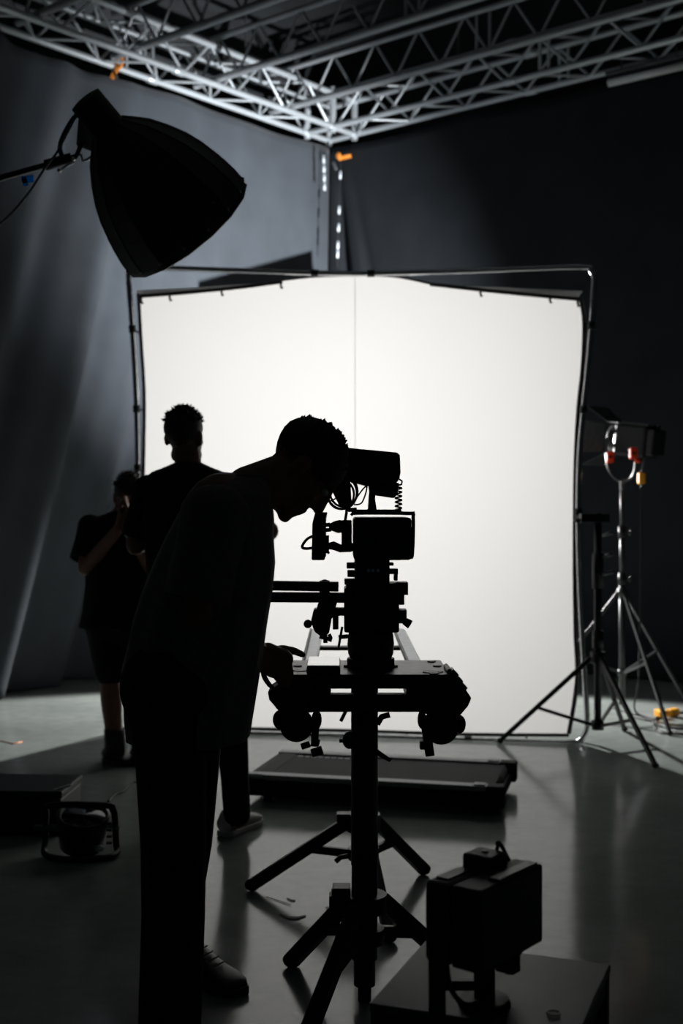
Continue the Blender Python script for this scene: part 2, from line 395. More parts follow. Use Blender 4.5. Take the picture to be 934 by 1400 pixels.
# ================================================================== FRAME AND SILK
FL = V((-1.313, 7.57, 0)); FR = V((1.424, 7.20, 0)); FU = (FR-FL).normalized(); FW = (FR-FL).length
FN = V((FU.y, -FU.x, 0))          # towards the camera
def onframe(x, y, off=0.0):
    # the point of the (nearly upright) frame plane seen at this pixel
    dx = (x-CX)/F; n = FN; d = (FL+n*off).dot(n)/(V((dx, 1, 0)).dot(n)); return P(x, y, d)
def smooth_path(pts, sub=6, closed=False):
    out = []; k = len(pts); rng = range(k if closed else k-1)
    for i in rng:
        g = lambda j: pts[j % k] if closed else pts[max(0, min(k-1, j))]
        p0, p1, p2, p3 = g(i-1), g(i), g(i+1), g(i+2)
        for s_ in range(sub):
            t = s_/sub; out.append(.5*((2*p1)+(-p0+p2)*t+(2*p0-5*p1+4*p2-p3)*t*t+(-p0+3*p1-3*p2+p3)*t**3))
    if not closed: out.append(pts[-1])
    return out
fr = thing('butterfly_frame', 'tall square silver tube frame with rounded corners standing on the floor around the white silk', 'frame', (FL+FR)/2)
outl = [(176, 384), (181, 450), (186, 540), (188, 640), (185, 760), (181, 880), (173, 975), (174, 992), (186, 999), (330, 1002), (480, 1006), (640, 1011), (770, 1015),
        (790, 1014), (800, 1004), (803, 985), (798, 900), (793, 800), (791, 700), (793, 620), (798, 560), (806, 480), (812, 400), (813, 380), (808, 370), (797, 365),
        (700, 368), (620, 371), (480, 374), (360, 371), (240, 367), (188, 366), (178, 371)]
fp = smooth_path([onframe(x, y) for x, y in outl], 5, True)
MB().tube(fp, .0165, 10, True).build('tube_frame', 'chrome', fr)
for x, y in ((186, 560), (181, 450), (797, 560), (792, 700), (430, 373), (495, 374), (640, 1011), (803, 440), (187, 645)):
    p = onframe(x, y); i = min(range(len(fp)), key=lambda k: (fp[k]-p).length); t = (fp[(i+1) % len(fp)]-fp[i-1]).normalized()
    MB().cyl(fp[i]-t*.022, fp[i]+t*.022, .022, .022, 12).build('coupling', 'black_metal', fr)
# silk outline (top edge left to right, then bottom)
top = [(190, 405), (260, 399), (330, 392), (385, 384), (430, 379), (486, 377.5), (540, 379), (590, 389), (660, 396), (730, 403), (794, 408)]
lft = [(190, 405), (193, 470), (197, 540), (196, 640), (193, 760), (190, 880), (187, 960), (186, 991)]
rgt = [(794, 408), (799, 440), (797, 500), (791, 560), (787, 640), (786, 760), (787, 860), (789, 930), (778, 1003)]
bot = [(186, 991), (330, 995), (480, 998), (640, 1003), (778, 1004)]
def samp(pts, t):
    n = len(pts)-1; f = min(n-1e-6, t*n); i = int(f); a, b = pts[i], pts[i+1]; u = f-i; return (a[0]+(b[0]-a[0])*u, a[1]+(b[1]-a[1])*u)
def samx(pts, t):      # by x fraction
    x = pts[0][0]+(pts[-1][0]-pts[0][0])*t
    for a, b in zip(pts, pts[1:]):
        if a[0] <= x <= b[0]+1e-6: u = (x-a[0])/(b[0]-a[0]); return (x, a[1]+(b[1]-a[1])*u)
    return pts[-1]
def samy(pts, t):
    ys = [p[1] for p in pts]; y = ys[0]+(ys[-1]-ys[0])*t
    for a, b in zip(pts, pts[1:]):
        if a[1] <= y <= b[1]+1e-6: u = (y-a[1])/(b[1]-a[1]); return (a[0]+(b[0]-a[0])*u, y)
    return pts[-1]
NUX, NUZ = 60, 60; vs = []; fs = []
for j in range(NUZ+1):
    v_ = j/NUZ; l = samy(lft, v_); r_ = samy(rgt, v_)
    for i in range(NUX+1):
        u = i/NUX; tp = samx(top, u); bt = samx(bot, u)
        x = l[0]*(1-u)+r_[0]*u+(tp[0]*(1-v_)+bt[0]*v_)-((1-v_)*((1-u)*top[0][0]+u*top[-1][0])+v_*((1-u)*bot[0][0]+u*bot[-1][0]))
        y = l[1]*(1-u)+r_[1]*u+(tp[1]*(1-v_)+bt[1]*v_)-((1-v_)*((1-u)*top[0][1]+u*top[-1][1])+v_*((1-u)*bot[0][1]+u*bot[-1][1]))
        off = -.035+.012*math.sin(u*9+v_*3)*math.sin(math.pi*u)*math.sin(math.pi*v_)
        vs.append(onframe(x, y, off))
for j in range(NUZ):
    for i in range(NUX):
        a = j*(NUX+1)+i; fs.append((a, a+1, a+NUX+2, a+NUX+1))
sk = thing('diffusion_silk', 'large white diffusion silk glowing from behind inside the tube frame', 'diffusion cloth', (FL+FR)/2+FN*-.035)
MB().add(vs, fs, True).build('fabric', 'silk', sk)
def edge(pts, off=-.033): return [onframe(x, y, off) for x, y in pts]
MB().tube(smooth_path(edge([(189, 401)]+lft[1:]), 5), .011, 6).build('hem', 'hem_black', sk)
MB().tube(smooth_path(edge(rgt), 5), .013, 6).build('hem', 'hem_black', sk)
MB().tube(smooth_path(edge([(x, y+1) for x, y in bot]), 5), .011, 6).build('hem', 'hem_black', sk)
MB().tube(smooth_path(edge([(x, y-1) for x, y in top[3:8]]), 5), .008, 6).build('hem', 'hem_black', sk)
MB().tube(smooth_path(edge([(192, 405), (260, 399.5), (330, 392.5), (386, 385)], -.02), 4), .012, 6).build('top_pole', 'hem_black', sk)
MB().tube(smooth_path(edge([(588, 388.5), (660, 396.5), (730, 403.5), (792, 409)], -.02), 4), .012, 6).build('top_pole', 'hem_black', sk)
MB().add([onframe(185, 397, -.06), onframe(192, 404, -.06), onframe(260, 398, -.06), onframe(384, 386, -.06), onframe(330, 389, -.06), onframe(250, 394, -.06)], [(0, 1, 2, 5), (5, 2, 3, 4)]).build('folded_flap', 'grey_fabric', sk, solid=.003)
MB().add([onframe(797, 398, -.06), onframe(790, 407, -.06), onframe(720, 401, -.06), onframe(600, 390, -.06), onframe(690, 393, -.06)], [(0, 1, 2, 4), (4, 2, 3)]).build('folded_flap', 'grey_fabric', sk, solid=.003)
MB().add([onframe(485.2, 379, -.03), onframe(485.9, 379, -.03), onframe(485.9, 997, -.03), onframe(485.2, 997, -.03)], [(0, 1, 2, 3)]).build('seam', 'silk_seam', sk)
for x, y in ((232, 403), (303, 396), (384, 386), (657, 397), (752, 406), (193, 407), (790, 411)):
    m = MB(); m.tube(edge([(x, y-3), (x, y+4), (x+1, y+8), (x+3, y+7)], -.012), .007, 6); m.build('tie_hook', 'hem_black', sk)
for a, b in (((181, 452), (192, 455)), ((186, 560), (196, 560)), ((187, 645), (196, 645)), ((801, 520), (795, 520)), ((797, 562), (791, 562)), ((793, 628), (787, 628)), ((791, 720), (786, 720)),
             ((791, 780), (786, 780)), ((794, 840), (787, 840)), ((796, 880), (787, 880)), ((720, 1013), (720, 1004)), ((556, 1008), (556, 1001)), ((400, 1004), (400, 997)), ((690, 368), (660, 396))):
    if a[0] == 690: continue
    m = MB(); m.cyl(onframe(*a), onframe(b[0], b[1], -.03), .006, .006, 6); m.build('bungee_tie', 'hem_black', sk)

# ================================================================== LAMPS BEHIND THE SILK
def tripod(name, label, cat, c, hub_z, r, angs, top_z, rad, material='black_metal', group=None, brace=True, legr=.012, foot='rubber', lean=None):
    c = V((c[0], c[1], 0)); t = thing(name, label, cat, c, group)
    z0 = .07
    MB().cyl(c+V((0, 0, z0)), c+V((0, 0, hub_z+.1)), rad, rad, 14).build('lower_column', material, t)
    z1 = hub_z+.1; n = 2; stp = (top_z-z1)/n
    for i in range(n):
        MB().cyl(c+V((0, 0, z1+i*stp-.03)), c+V((0, 0, z1+(i+1)*stp)), rad*(.82-.16*i), None, 14).build('riser', material, t)
        col = MB().cyl(c+V((0, 0, z1+i*stp-.05)), c+V((0, 0, z1+i*stp+.03)), rad*1.25, None, 14).build('collar', 'black_metal', t)
        p = c+V((0, 0, z1+i*stp-.01)); MB().cyl(p, p+V((rad*2.6, -.01, 0)), .006, .006, 8).cyl(p+V((rad*2.6, -.02, .02)), p+V((rad*2.6, 0, -.02)), .006, .006, 8).build('knob', 'black_plastic', col)
    MB().cyl(c+V((0, 0, hub_z-.03)), c+V((0, 0, hub_z+.03)), rad*1.5, None, 14).build('hub', material, t)
    lz = max(.1, hub_z*.35); MB().cyl(c+V((0, 0, lz-.02)), c+V((0, 0, lz+.02)), rad*1.4, None, 14).build('brace_collar', material, t)
    for a in angs:
        rr = r
        if isinstance(a, tuple): a, rr = a
        u = V((math.cos(math.radians(a)), math.sin(math.radians(a)), 0)); A = c+u*(rad*1.3)+V((0, 0, hub_z)); B = c+u*rr+V((0, 0, .018))
        lg = MB().bar(A, B, legr*1.6, legr*2).build('leg', material, t, bevel=.002)
        MB().ell(B-V((0, 0, .002)), (.018, .018, .016)).build('foot', foot, lg)
        if brace:
            M = A.lerp(B, .52); MB().bar(c+u*(rad)+V((0, 0, lz)), M, legr*1.2, legr*1.3).build('brace', material, t)
    return t
tripod('light_stand', 'black light stand behind the silk carrying the open-faced key lamp', 'light stand', (KEY.x, KEY.y+.06), .7, .45, (90, 210, 330), KEY.z-.16, .017)
def par_lamp(name, label, loc, aim, rad, ln, lens='lamp_lens'):
    loc = V(loc); a = (V(aim)-loc).normalized(); t = thing(name, label, 'lamp', loc)
    MB().lathe(loc, a, [(-ln, rad*.45), (-ln*.9, rad*.7), (-ln*.3, rad*.85), (.1, rad), (.105, rad*.93), (.06, rad*.85), (.0, rad*.5), (-.02, .02)], 24, cap=False).build('housing', 'black_metal', t)
    MB().lathe(loc, a, [(.02, .001), (.03, rad*.5), (.035, rad*.55)], 20, cap=False).build('bulb', lens, t)
    x = a.cross(V((0, 0, 1))).normalized(); pts = []
    for i in range(13):
        q = math.pi*i/12; pts.append(loc+x*(math.cos(q)*(rad+.03))-V((0, 0, 1))*(math.sin(q)*(rad+.06)))
    MB().tube(pts, .009, 8).build('yoke', 'black_metal', t)
    for s_ in (-1, 1): MB().cyl(loc+x*(s_*(rad*.8)), loc+x*(s_*(rad+.06)), .022, None, 12).build('tilt_knob', 'black_plastic', t)
    return t
par_lamp('studio_lamp', 'black open-faced studio lamp aimed at the back of the silk', KEY, KEY_AIM, .11, .24)
# flag that throws the hard shadow on the drape
A = FRES+(P(275, 387, 10.5)-FRES)*.75; B = FRES+(P(425, 345, 11.6)-FRES)*.75
fl = thing('black_flag', 'black fabric flag on an arm behind the silk', 'flag', ((A+B)/2).xy.to_3d())
dn = V((.03, 0, -.3))
MB().prism([A, B, B+dn, A+dn], (B-A).cross(dn).normalized()*.012).build('cloth', 'hem_black', fl)
MB().tube([A+dn, A, B, B+dn], .006, 8).build('wire_frame', 'black_metal', fl)
MB().cyl((A+B)/2+dn, ((A+B)/2+dn).xy.to_3d()+V((0, 0, .02)), .014).build('pole', 'black_metal', fl)
cc = ((A+B)/2+dn).xy.to_3d()
for a in (30, 150, 270): MB().bar(cc+V((0, 0, .3)), cc+V((math.cos(math.radians(a))*.35, math.sin(math.radians(a))*.35, .015)), .015, .02).build('leg', 'black_metal', fl)

# ================================================================== FRESNEL ON STAND (right of the silk)
stc = V((1.832, FRES.y, 0))
sil = tripod('light_stand', 'tall grey light stand with wide legs carrying the fresnel lamp with red knobs', 'light stand', stc, .80, .72, (-80, 40, (170, .62)), 1.51, .02, 'stand_grey', legr=.012)
fz = thing('fresnel_lamp', 'black fresnel lamp with barn doors and red knobs on the tall grey stand', 'lamp', FRES)
a = (FRES_AIM-FRES).normalized(); ah = V((a.x, a.y, .12)).normalized()
x = ah.cross(V((0, 0, 1))).normalized(); u = x.cross(ah).normalized()
RF = MX((x, ah, u)).transposed()
MB().box(FRES-ah*.08, (.19, .24, .21), RF).build('housing', 'black_metal', fz, bevel=.02)
MB().box(FRES-ah*.22, (.15, .06, .17), RF).build('rear_cover', 'black_plastic', fz, bevel=.012)
MB().lathe(FRES+ah*.03, ah, [(0, .1), (.05, .105), (.06, .098), (.05, .09)], 24, cap=False).build('lens_ring', 'black_metal', fz)
MB().lathe(FRES+ah*.05, ah, [(0, .088), (.015, .06), (.022, .001)], 24, cap=False).build('lens', 'lamp_lens', fz)
for dx, dz, ta, nm in ((0, .105, .55, 0), (0, -.105, -.55, 0), (.105, 0, 0, 1), (-.105, 0, 0, 1)):
    c = FRES+ah*.10+x*dx+u*dz
    if nm == 0:
        q = [c-x*.09, c+x*.09, c+x*.12+ah*.15+u*(.09 if dz > 0 else -.09), c-x*.12+ah*.15+u*(.09 if dz > 0 else -.09)]
    else:
        s_ = 1 if dx > 0 else -1; q = [c-u*.09, c+u*.09, c+u*.11+ah*.13+x*(.10*s_), c-u*.11+ah*.13+x*(.10*s_)]
    n = (q[1]-q[0]).cross(q[2]-q[0]).normalized()*.004
    MB().prism(q, n).build('barn_door', 'dark_plate', fz)
for i, dz in enumerate((-.09, 0, .09)): MB().box(FRES-ah*.1+u*(.108)+x*(dz*.7), (.02, .2, .012), RF).build('cooling_fin', 'dark_plate', fz)
# yoke and knobs face the camera
yk = [P(x_, y_, d_) for x_, y_, d_ in ((829, 598, 8.02), (830, 630, 7.98), (835, 646, 7.95), (843, 655, 7.93), (852, 657, 7.92), (862, 654, 7.88), (868, 644, 7.82), (870, 622, 7.78))]
MB().tube(smooth_path(yk, 4), .009, 8).build('yoke', 'stand_grey', fz)
for q_ in (P(834, 625, 7.93), P(866, 620, 7.74)):
    MB().box(q_, (.05, .045, .075)).build('red_knob', 'red_plastic', fz, bevel=.012)
    MB().cyl(q_+V((0, -.026, 0)), q_+V((0, .12, .03)), .010, .010, 10).build('bolt', 'black_metal', fz)
MB().ell(P(872, 630, 7.76), (.022, .018, .014)).build('red_lever', 'red_plastic', fz)
MB().cyl(P(851, 656, 7.92), P(851, 668, 8.1), .016, .018, 12).build('spigot', 'stand_grey', fz)
cp = P(877, 654, 8.0); pl = thing('power_cable', 'black mains cable with orange plug dropping from the fresnel lamp to the floor', 'cable', V((cp.x, cp.y, 0)))
MB().box(cp, (.045, .05, .075)).build('orange_plug', 'orange_plug', pl, bevel=.01)
g1 = G(877, 985); g2 = G(905, 1004); g3 = G(960, 1004)
MB().tube(smooth_path([FRES+V((.13, -.02, -.04)), P(880, 632, 8.0), cp+V((0, 0, .04))], 4), .006, 6).build('lead', 'cable_grey', pl)
MB().tube(smooth_path([cp-V((0, 0, .03)), P(876, 760, 8.0), P(875, 860, 8.0), P(873, 930, 7.95), V((g1.x-.03, g1.y+.05, .06)), V((g1.x+.05, g1.y-.06, .008)), V((g2.x, g2.y, .008)), V((g3.x, g3.y, .008))], 6), .006, 6).build('cord', 'cable_black', pl)
cl = thing('floor_cable', 'black cable loop with orange plugs on the floor beside the grey stand', 'cable', G(905, 980))
cpts = [G(x, y, .009) for x, y in ((985, 977), (925, 974), (900, 980), (897, 987), (905, 992), (930, 996), (985, 1000))]
MB().tube(smooth_path(cpts, 6), .008, 6).build('cord', 'cable_black', cl)
for x0, y0, x1, y1 in ((898, 974, 908, 977), (914, 975, 926, 973)):
    MB().bar(G(x0, y0, .03), G(x1, y1, .03), .05, .05).build('orange_plug', 'orange_plug', cl, bevel=.01)
fc = [G(x, y, .007) for x, y in ((838, 968), (862, 975), (890, 981), (905, 992), (940, 1004), (990, 1006))]
tag(MB().tube(smooth_path(fc, 6), .006, 6).build('floor_cable', 'cable_black'), 'thin black cable curving across the pale floor behind the stand legs', 'cable')

# ---- black stand that clamps the frame
fs_c = V((1.455, 7.06, 0))
bs = thing('light_stand', 'black folding stand clamped to the side of the tube frame, one leg crossing the silk', 'light stand', fs_c)
hz = H-(898-CY)*7.06/F
MB().cyl(fs_c+V((0, 0, .10)), fs_c+V((0, 0, 1.33)), .021, None, 14).build('column', 'black_metal', bs)
for z in (.9, .56): MB().cyl(fs_c+V((0, 0, z)), fs_c+V((0, 0, z+.2*(z > .8)+.1*(z < .8))), .032, None, 14).build('collar', 'black_metal', bs)
for z in (.98, 1.08, 1.2): MB().cyl(fs_c+V((.02, -.03, z)), fs_c+V((.075, -.05, z+.02)), .007, .012, 8).build('knob', 'grey_metal', bs)
MB().cyl(fs_c+V((0, 0, hz-.03)), fs_c+V((0, 0, hz+.03)), .042, None, 14).build('hub', 'black_metal', bs)
MB().cyl(fs_c+V((0, 0, .10)), fs_c+V((0, 0, .15)), .036, None, 14).build('brace_collar', 'black_metal', bs)
for g in (G(684, 1016), G(896, 1050), G(854, 1000)):
    u = (g-fs_c).normalized(); A = fs_c+u*.03+V((0, 0, hz)); B = g+V((0, 0, .015))
    lg = MB().bar(A, B, .02, .026).build('leg', 'black_metal', bs, bevel=.002); MB().ell(B, (.02, .02, .015)).build('foot', 'rubber', lg)
    M = A.lerp(B, .6); MB().bar(fs_c+u*.03+V((0, 0, .125)), M, .014, .018).build('brace', 'black_metal', bs)
MB().box(fs_c+V((-.02, 0, 1.30)), (.16, .07, .05)).cyl(fs_c+V((-.13, 0, 1.285)), fs_c+V((.0, 0, 1.30)), .012).build('clamp', 'black_metal', bs, bevel=.006)
MB().bar(fs_c+V((-.02, 0, 1.30)), V((1.36, 7.2, 1.30)), .03, .03).build('grip', 'black_metal', bs)

# ================================================================== SOFTBOX ON BOOM (upper left)
SD = 5.0; sx = SD/F
rimc = P(252, 307, SD); sa = V((.64*.86, .50, -.77*.86)).normalized()
sb = thing('softbox', 'large black parabolic softbox tilted down on a boom, with shiny rim clips', 'softbox', rimc)
prof = [(-161, 24), (-150, 36), (-136, 50), (-113, 66), (-90, 79), (-68, 88), (-40, 96), (-20, 99.5), (0, 101)]
MB().lathe(rimc, sa, [(q*sx, r_*sx) for q, r_ in prof], 16, cap=False, smooth=False).build('shell', 'softbox_fabric', sb, solid=.004)
MB().lathe(rimc, sa, [(-4*sx, 100*sx), (6*sx, 102*sx), (8*sx, 99*sx), (0, 97*sx)], 16, cap=False).build('rim', 'softbox_fabric', sb)
MB().lathe(rimc-sa*.02, sa, [(0, 97*sx), (.004, .01)], 16, cap=False).build('front_diffuser', 'grey_fabric', sb)
aa, uu, ww = frame(sa)
for j in range(16):
    t = 2*math.pi*j/16; dr = uu*math.cos(t)+ww*math.sin(t)
    MB().tube([rimc+sa*(q*sx)+dr*((r_+.6)*sx) for q, r_ in prof], .0035, 5).build('rib', 'softbox_fabric', sb)
    p = rimc+dr*(101.5*sx)-sa*.012; MB().ell(p, (.008, .008, .008), None, 8, 6).build('rim_clip', 'grey_metal', sb)
random.seed(3)
for j in range(16):
    # pale dots put on as small glints of the outer skin, on the side towards the room
    t = random.uniform(0, 2*math.pi); q = random.uniform(-75, -12); r_ = 88+(q+68)/68*13 if q > -68 else 86
    dr = uu*math.cos(t)+ww*math.sin(t)
    if dr.y > -.2: continue
    MB().ell(rimc+sa*(q*sx)+dr*((r_+.8)*sx), (.005, .005, .003), None, 6, 4).build('glint_dot', 'grey_fabric', sb)
back = rimc-sa*(150*sx)
sl = thing('studio_light', 'black studio light head plugged into the back of the softbox', 'lamp', back)
RH = MX(frame(sa)).transposed()
MB().lathe(back, sa, [(-.17, .045), (-.165, .065), (-.02, .07), (-.015, .085), (.02, .09), (.025, .07)], 20).build('body', 'black_metal', sl)
hb = P(133, 165, SD)
MB().bar(P(112, 172, SD), P(148, 186, SD), .11, .13, sa).build('head_box', 'black_plastic', sl, bevel=.01)
MB().prism([P(131, 134, SD-.04), P(140, 150, SD-.04), P(166, 180, SD-.04), P(150, 190, SD-.04), P(112, 172, SD-.04), P(116, 152, SD-.04), P(129, 148, SD-.04)], (0, .09, 0)).build('back_housing', 'black_plastic', sl, bevel=.006)
yp = [P(112, 160, SD), P(104, 158, SD), P(92, 175, SD), P(84, 192, SD), P(82, 205, SD), P(88, 216, SD), P(100, 218, SD), P(107, 208, SD), P(112, 193, SD), P(122, 187, SD)]
MB().tube(smooth_path(yp, 4), .010, 8).build('yoke', 'black_metal', sl)
MB().tube([P(136, 206, SD), P(120, 218, SD), P(113, 220, SD), P(111, 212, SD), P(107, 212, SD)], .006, 6).build('bent_lever', 'aluminium', sl)
MB().ell(P(166, 181, SD)+V((0, -.05, 0)), (.009, .009, .011), None, 10, 7).build('lock_button', 'chrome', sl)
for x_, y_ in ((81, 233), (100, 217)): MB().ell(P(x_, y_, SD-.03), (.009, .009, .009), None, 10, 7).build('bolt', 'chrome', sl)
MB().cyl(P(84, 231, SD-.03), P(101, 221, SD-.03), .006, .006, 8).build('pin', 'aluminium', sl)
# boom
bm0 = P(104, 214, SD); bm1 = P(-262, 318, SD)
bo = thing('boom_arm', 'black boom arm with blue tape reaching in to hold the softbox', 'boom', bm1)
MB().cyl(bm0, bm1, .012, .016, 12).build('pole', 'black_metal', bo)
MB().cyl(P(62, 226, SD), P(98, 216, SD), .022, .022, 12).build('sleeve', 'black_metal', bo)
q0 = P(36, 243, SD-.02); MB().bar(P(30, 246, SD-.02), P(46, 244, SD-.02), .004, .028).bar(P(32, 243, SD-.02), P(36, 254, SD-.02), .004, .02).build('tape', 'tape_glow', bo)
bc = V((bm1.x, bm1.y, 0))
tripod('light_stand', 'black light stand carrying the boom arm of the softbox', 'light stand', bc, .85, .6, (180, 300, 60), bm1.z-.03, .018)
MB_c = smooth_path([P(104, 158, SD), P(90, 185, SD-.02), P(78, 208, SD-.03), P(60, 232, SD-.04), P(36, 268, SD-.04), P(0, 306, SD-.04), P(-60, 345, SD), P(-160, 365, SD), P(-262, 330, SD)], 6)
tag(MB().tube(MB_c, .0055, 6).build('power_cable', 'cable_grey', at=P(-262, 330, SD)), 'grey power cable sagging from the softbox light below the boom arm', 'cable')

# ================================================================== TREADMILL
zt = .13; a0 = G(333, 1058, zt); a1 = G(689, 1077, zt); tu = V((a1.x-a0.x, a1.y-a0.y, 0)); TL = tu.length; tu.normalize(); tv = V((-tu.y, tu.x, 0)); TW = .60
tb = a0.xy.to_3d(); RT = MX((tu, tv, V((0, 0, 1)))).transposed()
tm = thing('treadmill', 'flat black walking treadmill lying on the floor in front of the silk', 'treadmill', tb)
def tq(a, b, z): return tb+tu*a+tv*b+V((0, 0, z))
MB().prism([tq(0, 0, .03), tq(TL-.02, 0, .03), tq(TL-.02, 0, .085), tq(0, 0, .11)], tv*TW).build('base', 'treadmill_body', tm, bevel=.01)
MB().box(tq(TL/2+.03, TW/2, .115), (TL-.16, TW-.15, .012), RT).build('belt', 'treadmill_belt', tm)
MB().cyl(tq(TL-.06, .09, .095), tq(TL-.06, TW-.09, .095), .026, None, 14).build('roller', 'rubber', tm)
for b in (.035, TW-.035):
    MB().box(tq(TL/2, b, .118), (TL-.02, .07, .025), RT).build('side_rail', 'treadmill_rail', tm, bevel=.006)
    MB().box(tq(TL-.04, b, .085), (.085, .08, .095), RT).build('end_cap', 'treadmill_body', tm, bevel=.01)
    MB().box(tq(TL-.11, b, .133), (.05, .05, .006), RT).build('lit_patch', 'pale_print', tm)  # pale patch stands in for light catching the end cap
MB().prism([tq(-.01, .0, .04), tq(.10, .0, .04), tq(.12, .0, .124), tq(.05, .0, .128), tq(.0, .0, .118)], tv*TW).build('motor_cover', 'treadmill_body', tm, bevel=.012)
MB().box(tq(.03, .01, .128), (.12, .03, .012), RT).build('corner_patch', 'pale_print', tm)
MB().box(tq(.55, TW+.03, .10), (1.02, .05, .02), RT).build('folded_handle', 'treadmill_rail', tm, bevel=.006)
random.seed(5)
for i in range(11):
    MB().box(tq(.14+i*.034, TW-.115, .1225), (random.choice((.012, .02, .024)), .022, .002), RT).build('printed_mark', 'pale_print', tm)
for a_ in (.1, TL-.12):
    for b in (.06, TW-.06): MB().cyl(tq(a_, b, 0), tq(a_, b, .035), .022, None, 10).build('foot', 'rubber', tm)

# ================================================================== CAMERA RIG: stands, slider, head, camera
RD = 3.45; RX = (498.5-CX)*RD/F
def R_(x, y, d=RD): return P(x, y, d)
ps = V((RX, RD, 0))
ns = thing('tripod_stand', 'thick black slider stand with short spread legs, carrying the cinema camera plate', 'tripod', ps, 'stands under the camera slider')
def zy(y, d=RD): return H-(y-CY)*d/F
MB().cyl(ps+V((0, 0, .045)), ps+V((0, 0, zy(1270))), .030, None, 20).build('lower_column', 'black_metal', ns)
MB().cyl(ps+V((0, 0, zy(1310))), ps+V((0, 0, zy(1180))), .036, None, 20).build('sleeve', 'black_metal', ns)
MB().cyl(ps+V((0, 0, zy(1240))), ps+V((0, 0, zy(1000))), .0335, None, 20).build('middle_column', 'black_metal', ns)
MB().cyl(ps+V((0, 0, zy(1182))), ps+V((0, 0, zy(930))), .0375, None, 20).build('upper_column', 'black_metal', ns)
MB().cyl(ps+V((0, 0, zy(1245))), ps+V((0, 0, zy(1222))), .062, None, 20).build('hub', 'black_metal', ns)
MB().cyl(ps+V((0, 0, zy(1288))), ps+V((0, 0, zy(1268))), .055, None, 20).build('brace_collar', 'black_metal', ns)
MB().box(R_(467, 1228), (.05, .06, .07)).box(R_(460, 1232), (.04, .05, .04)).build('clamp_block', 'black_metal', ns, bevel=.004)
MB().cyl(R_(460, 1230), R_(460, 1215), .014, .014, 10).build('clamp_knob', 'black_plastic', ns)
MB().ell(R_(478, 1012, RD-.04), (.02, .02, .024)).cyl(R_(480, 1012, RD-.03), R_(464, 1013, RD-.03), .007, .005, 8).build('lock_knob', 'black_plastic', ns)
MB().cyl(R_(515, 1028, RD-.02), R_(534, 1040, RD-.02), .008, .005, 8).build('lock_lever', 'black_plastic', ns)
MB().tube([R_(474, 970), R_(470, 978), R_(466, 986)], .0055, 6).build('lock_lever', 'black_plastic', ns)
MB().tube([R_(516, 990), R_(522, 980), R_(533, 977)], .009, 6).build('lock_lever', 'black_plastic', ns)
zh = zy(1233); zl = zy(1278)
for g in (G(400, 1322), G(412, 1448), G(622, 1330)):
    u = (V((g.x, g.y, 0))-ps).normalized(); A = ps+u*.055+V((0, 0, zh)); B = V((g.x, g.y, .022))
    lg = MB().bar(A, B, .038, .045).build('leg', 'black_metal', ns, bevel=.006); MB().ell(B, (.03, .03, .022)).build('foot', 'rubber', lg)
    M = A.lerp(B, .5); MB().bar(ps+u*.05+V((0, 0, zl)), M, .026, .03).build('brace', 'black_metal', ns, bevel=.003)
MB().cyl(ps+V((0, 0, 0)), ps+V((0, 0, .05)), .018, None, 12).build('centre_foot', 'rubber', ns)
FD = 4.40; pf = V(((497-CX)*FD/F, FD, 0))
fs2 = thing('tripod_stand', 'black slider stand at the far end of the rails, half hidden by the thick post', 'tripod', pf, 'stands under the camera slider')
zr = .905
MB().cyl(pf+V((0, 0, .04)), pf+V((0, 0, .5)), .030, None, 18).build('lower_column', 'black_metal', fs2)
MB().cyl(pf+V((0, 0, .45)), pf+V((0, 0, zr-.05)), .025, None, 18).build('upper_column', 'black_metal', fs2)
zh = zy(1124, FD); MB().cyl(pf+V((0, 0, zh-.03)), pf+V((0, 0, zh+.03)), .06, None, 18).build('hub', 'black_metal', fs2)
MB().cyl(pf+V((0, 0, zh-.13)), pf+V((0, 0, zh-.09)), .055, None, 18).build('brace_collar', 'black_metal', fs2)
MB().box(P(470, 1121, FD-.02), (.05, .05, .05)).build('clamp_block', 'black_metal', fs2, bevel=.004)
MB().tube([P(478, 1170, FD-.03), P(466, 1172, FD-.05), P(459, 1178, FD-.05)], .009, 6).build('lock_lever', 'black_plastic', fs2)
for g in (G(345, 1218), G(579, 1196), G(532, 1288)):
    u = (V((g.x, g.y, 0))-pf).normalized(); A = pf+u*.055+V((0, 0, zh)); B = V((g.x, g.y, .022))
    lg = MB().bar(A, B, .036, .042).build('leg', 'black_metal', fs2, bevel=.006); MB().ell(B, (.028, .028, .022)).build('foot', 'rubber', lg)
    M = A.lerp(B, .42); MB().bar(pf+u*.05+V((0, 0, zh-.11)), M, .024, .028).build('brace', 'black_metal', fs2, bevel=.003)
# slider rails
ts = thing('camera_track', 'pair of pale slider rails running back from the camera plate between the two stands', 'slider', V((RX, 3.9, zr)))
for xa, xb in ((-.116, -.073), (.200, .243)):
    MB().prism([V((xa, 3.58, zr-.03)), V((xb, 3.58, zr-.03)), V((xb, 3.58, zr)), V((xa, 3.58, zr))], (0, 1.15, 0)).build('rail', 'aluminium', ts, bevel=.008)
    MB().box(((xa+xb)/2-.022*(1 if xa < 0 else 1), 4.15, zr-.004), (.006, 1.13, .014)).build('rail_groove', 'black_metal', ts)
for y in (3.7, 4.40): MB().box((RX, y, zr-.036), (.36, .05, .012)).build('crosstie', 'black_metal', ts)
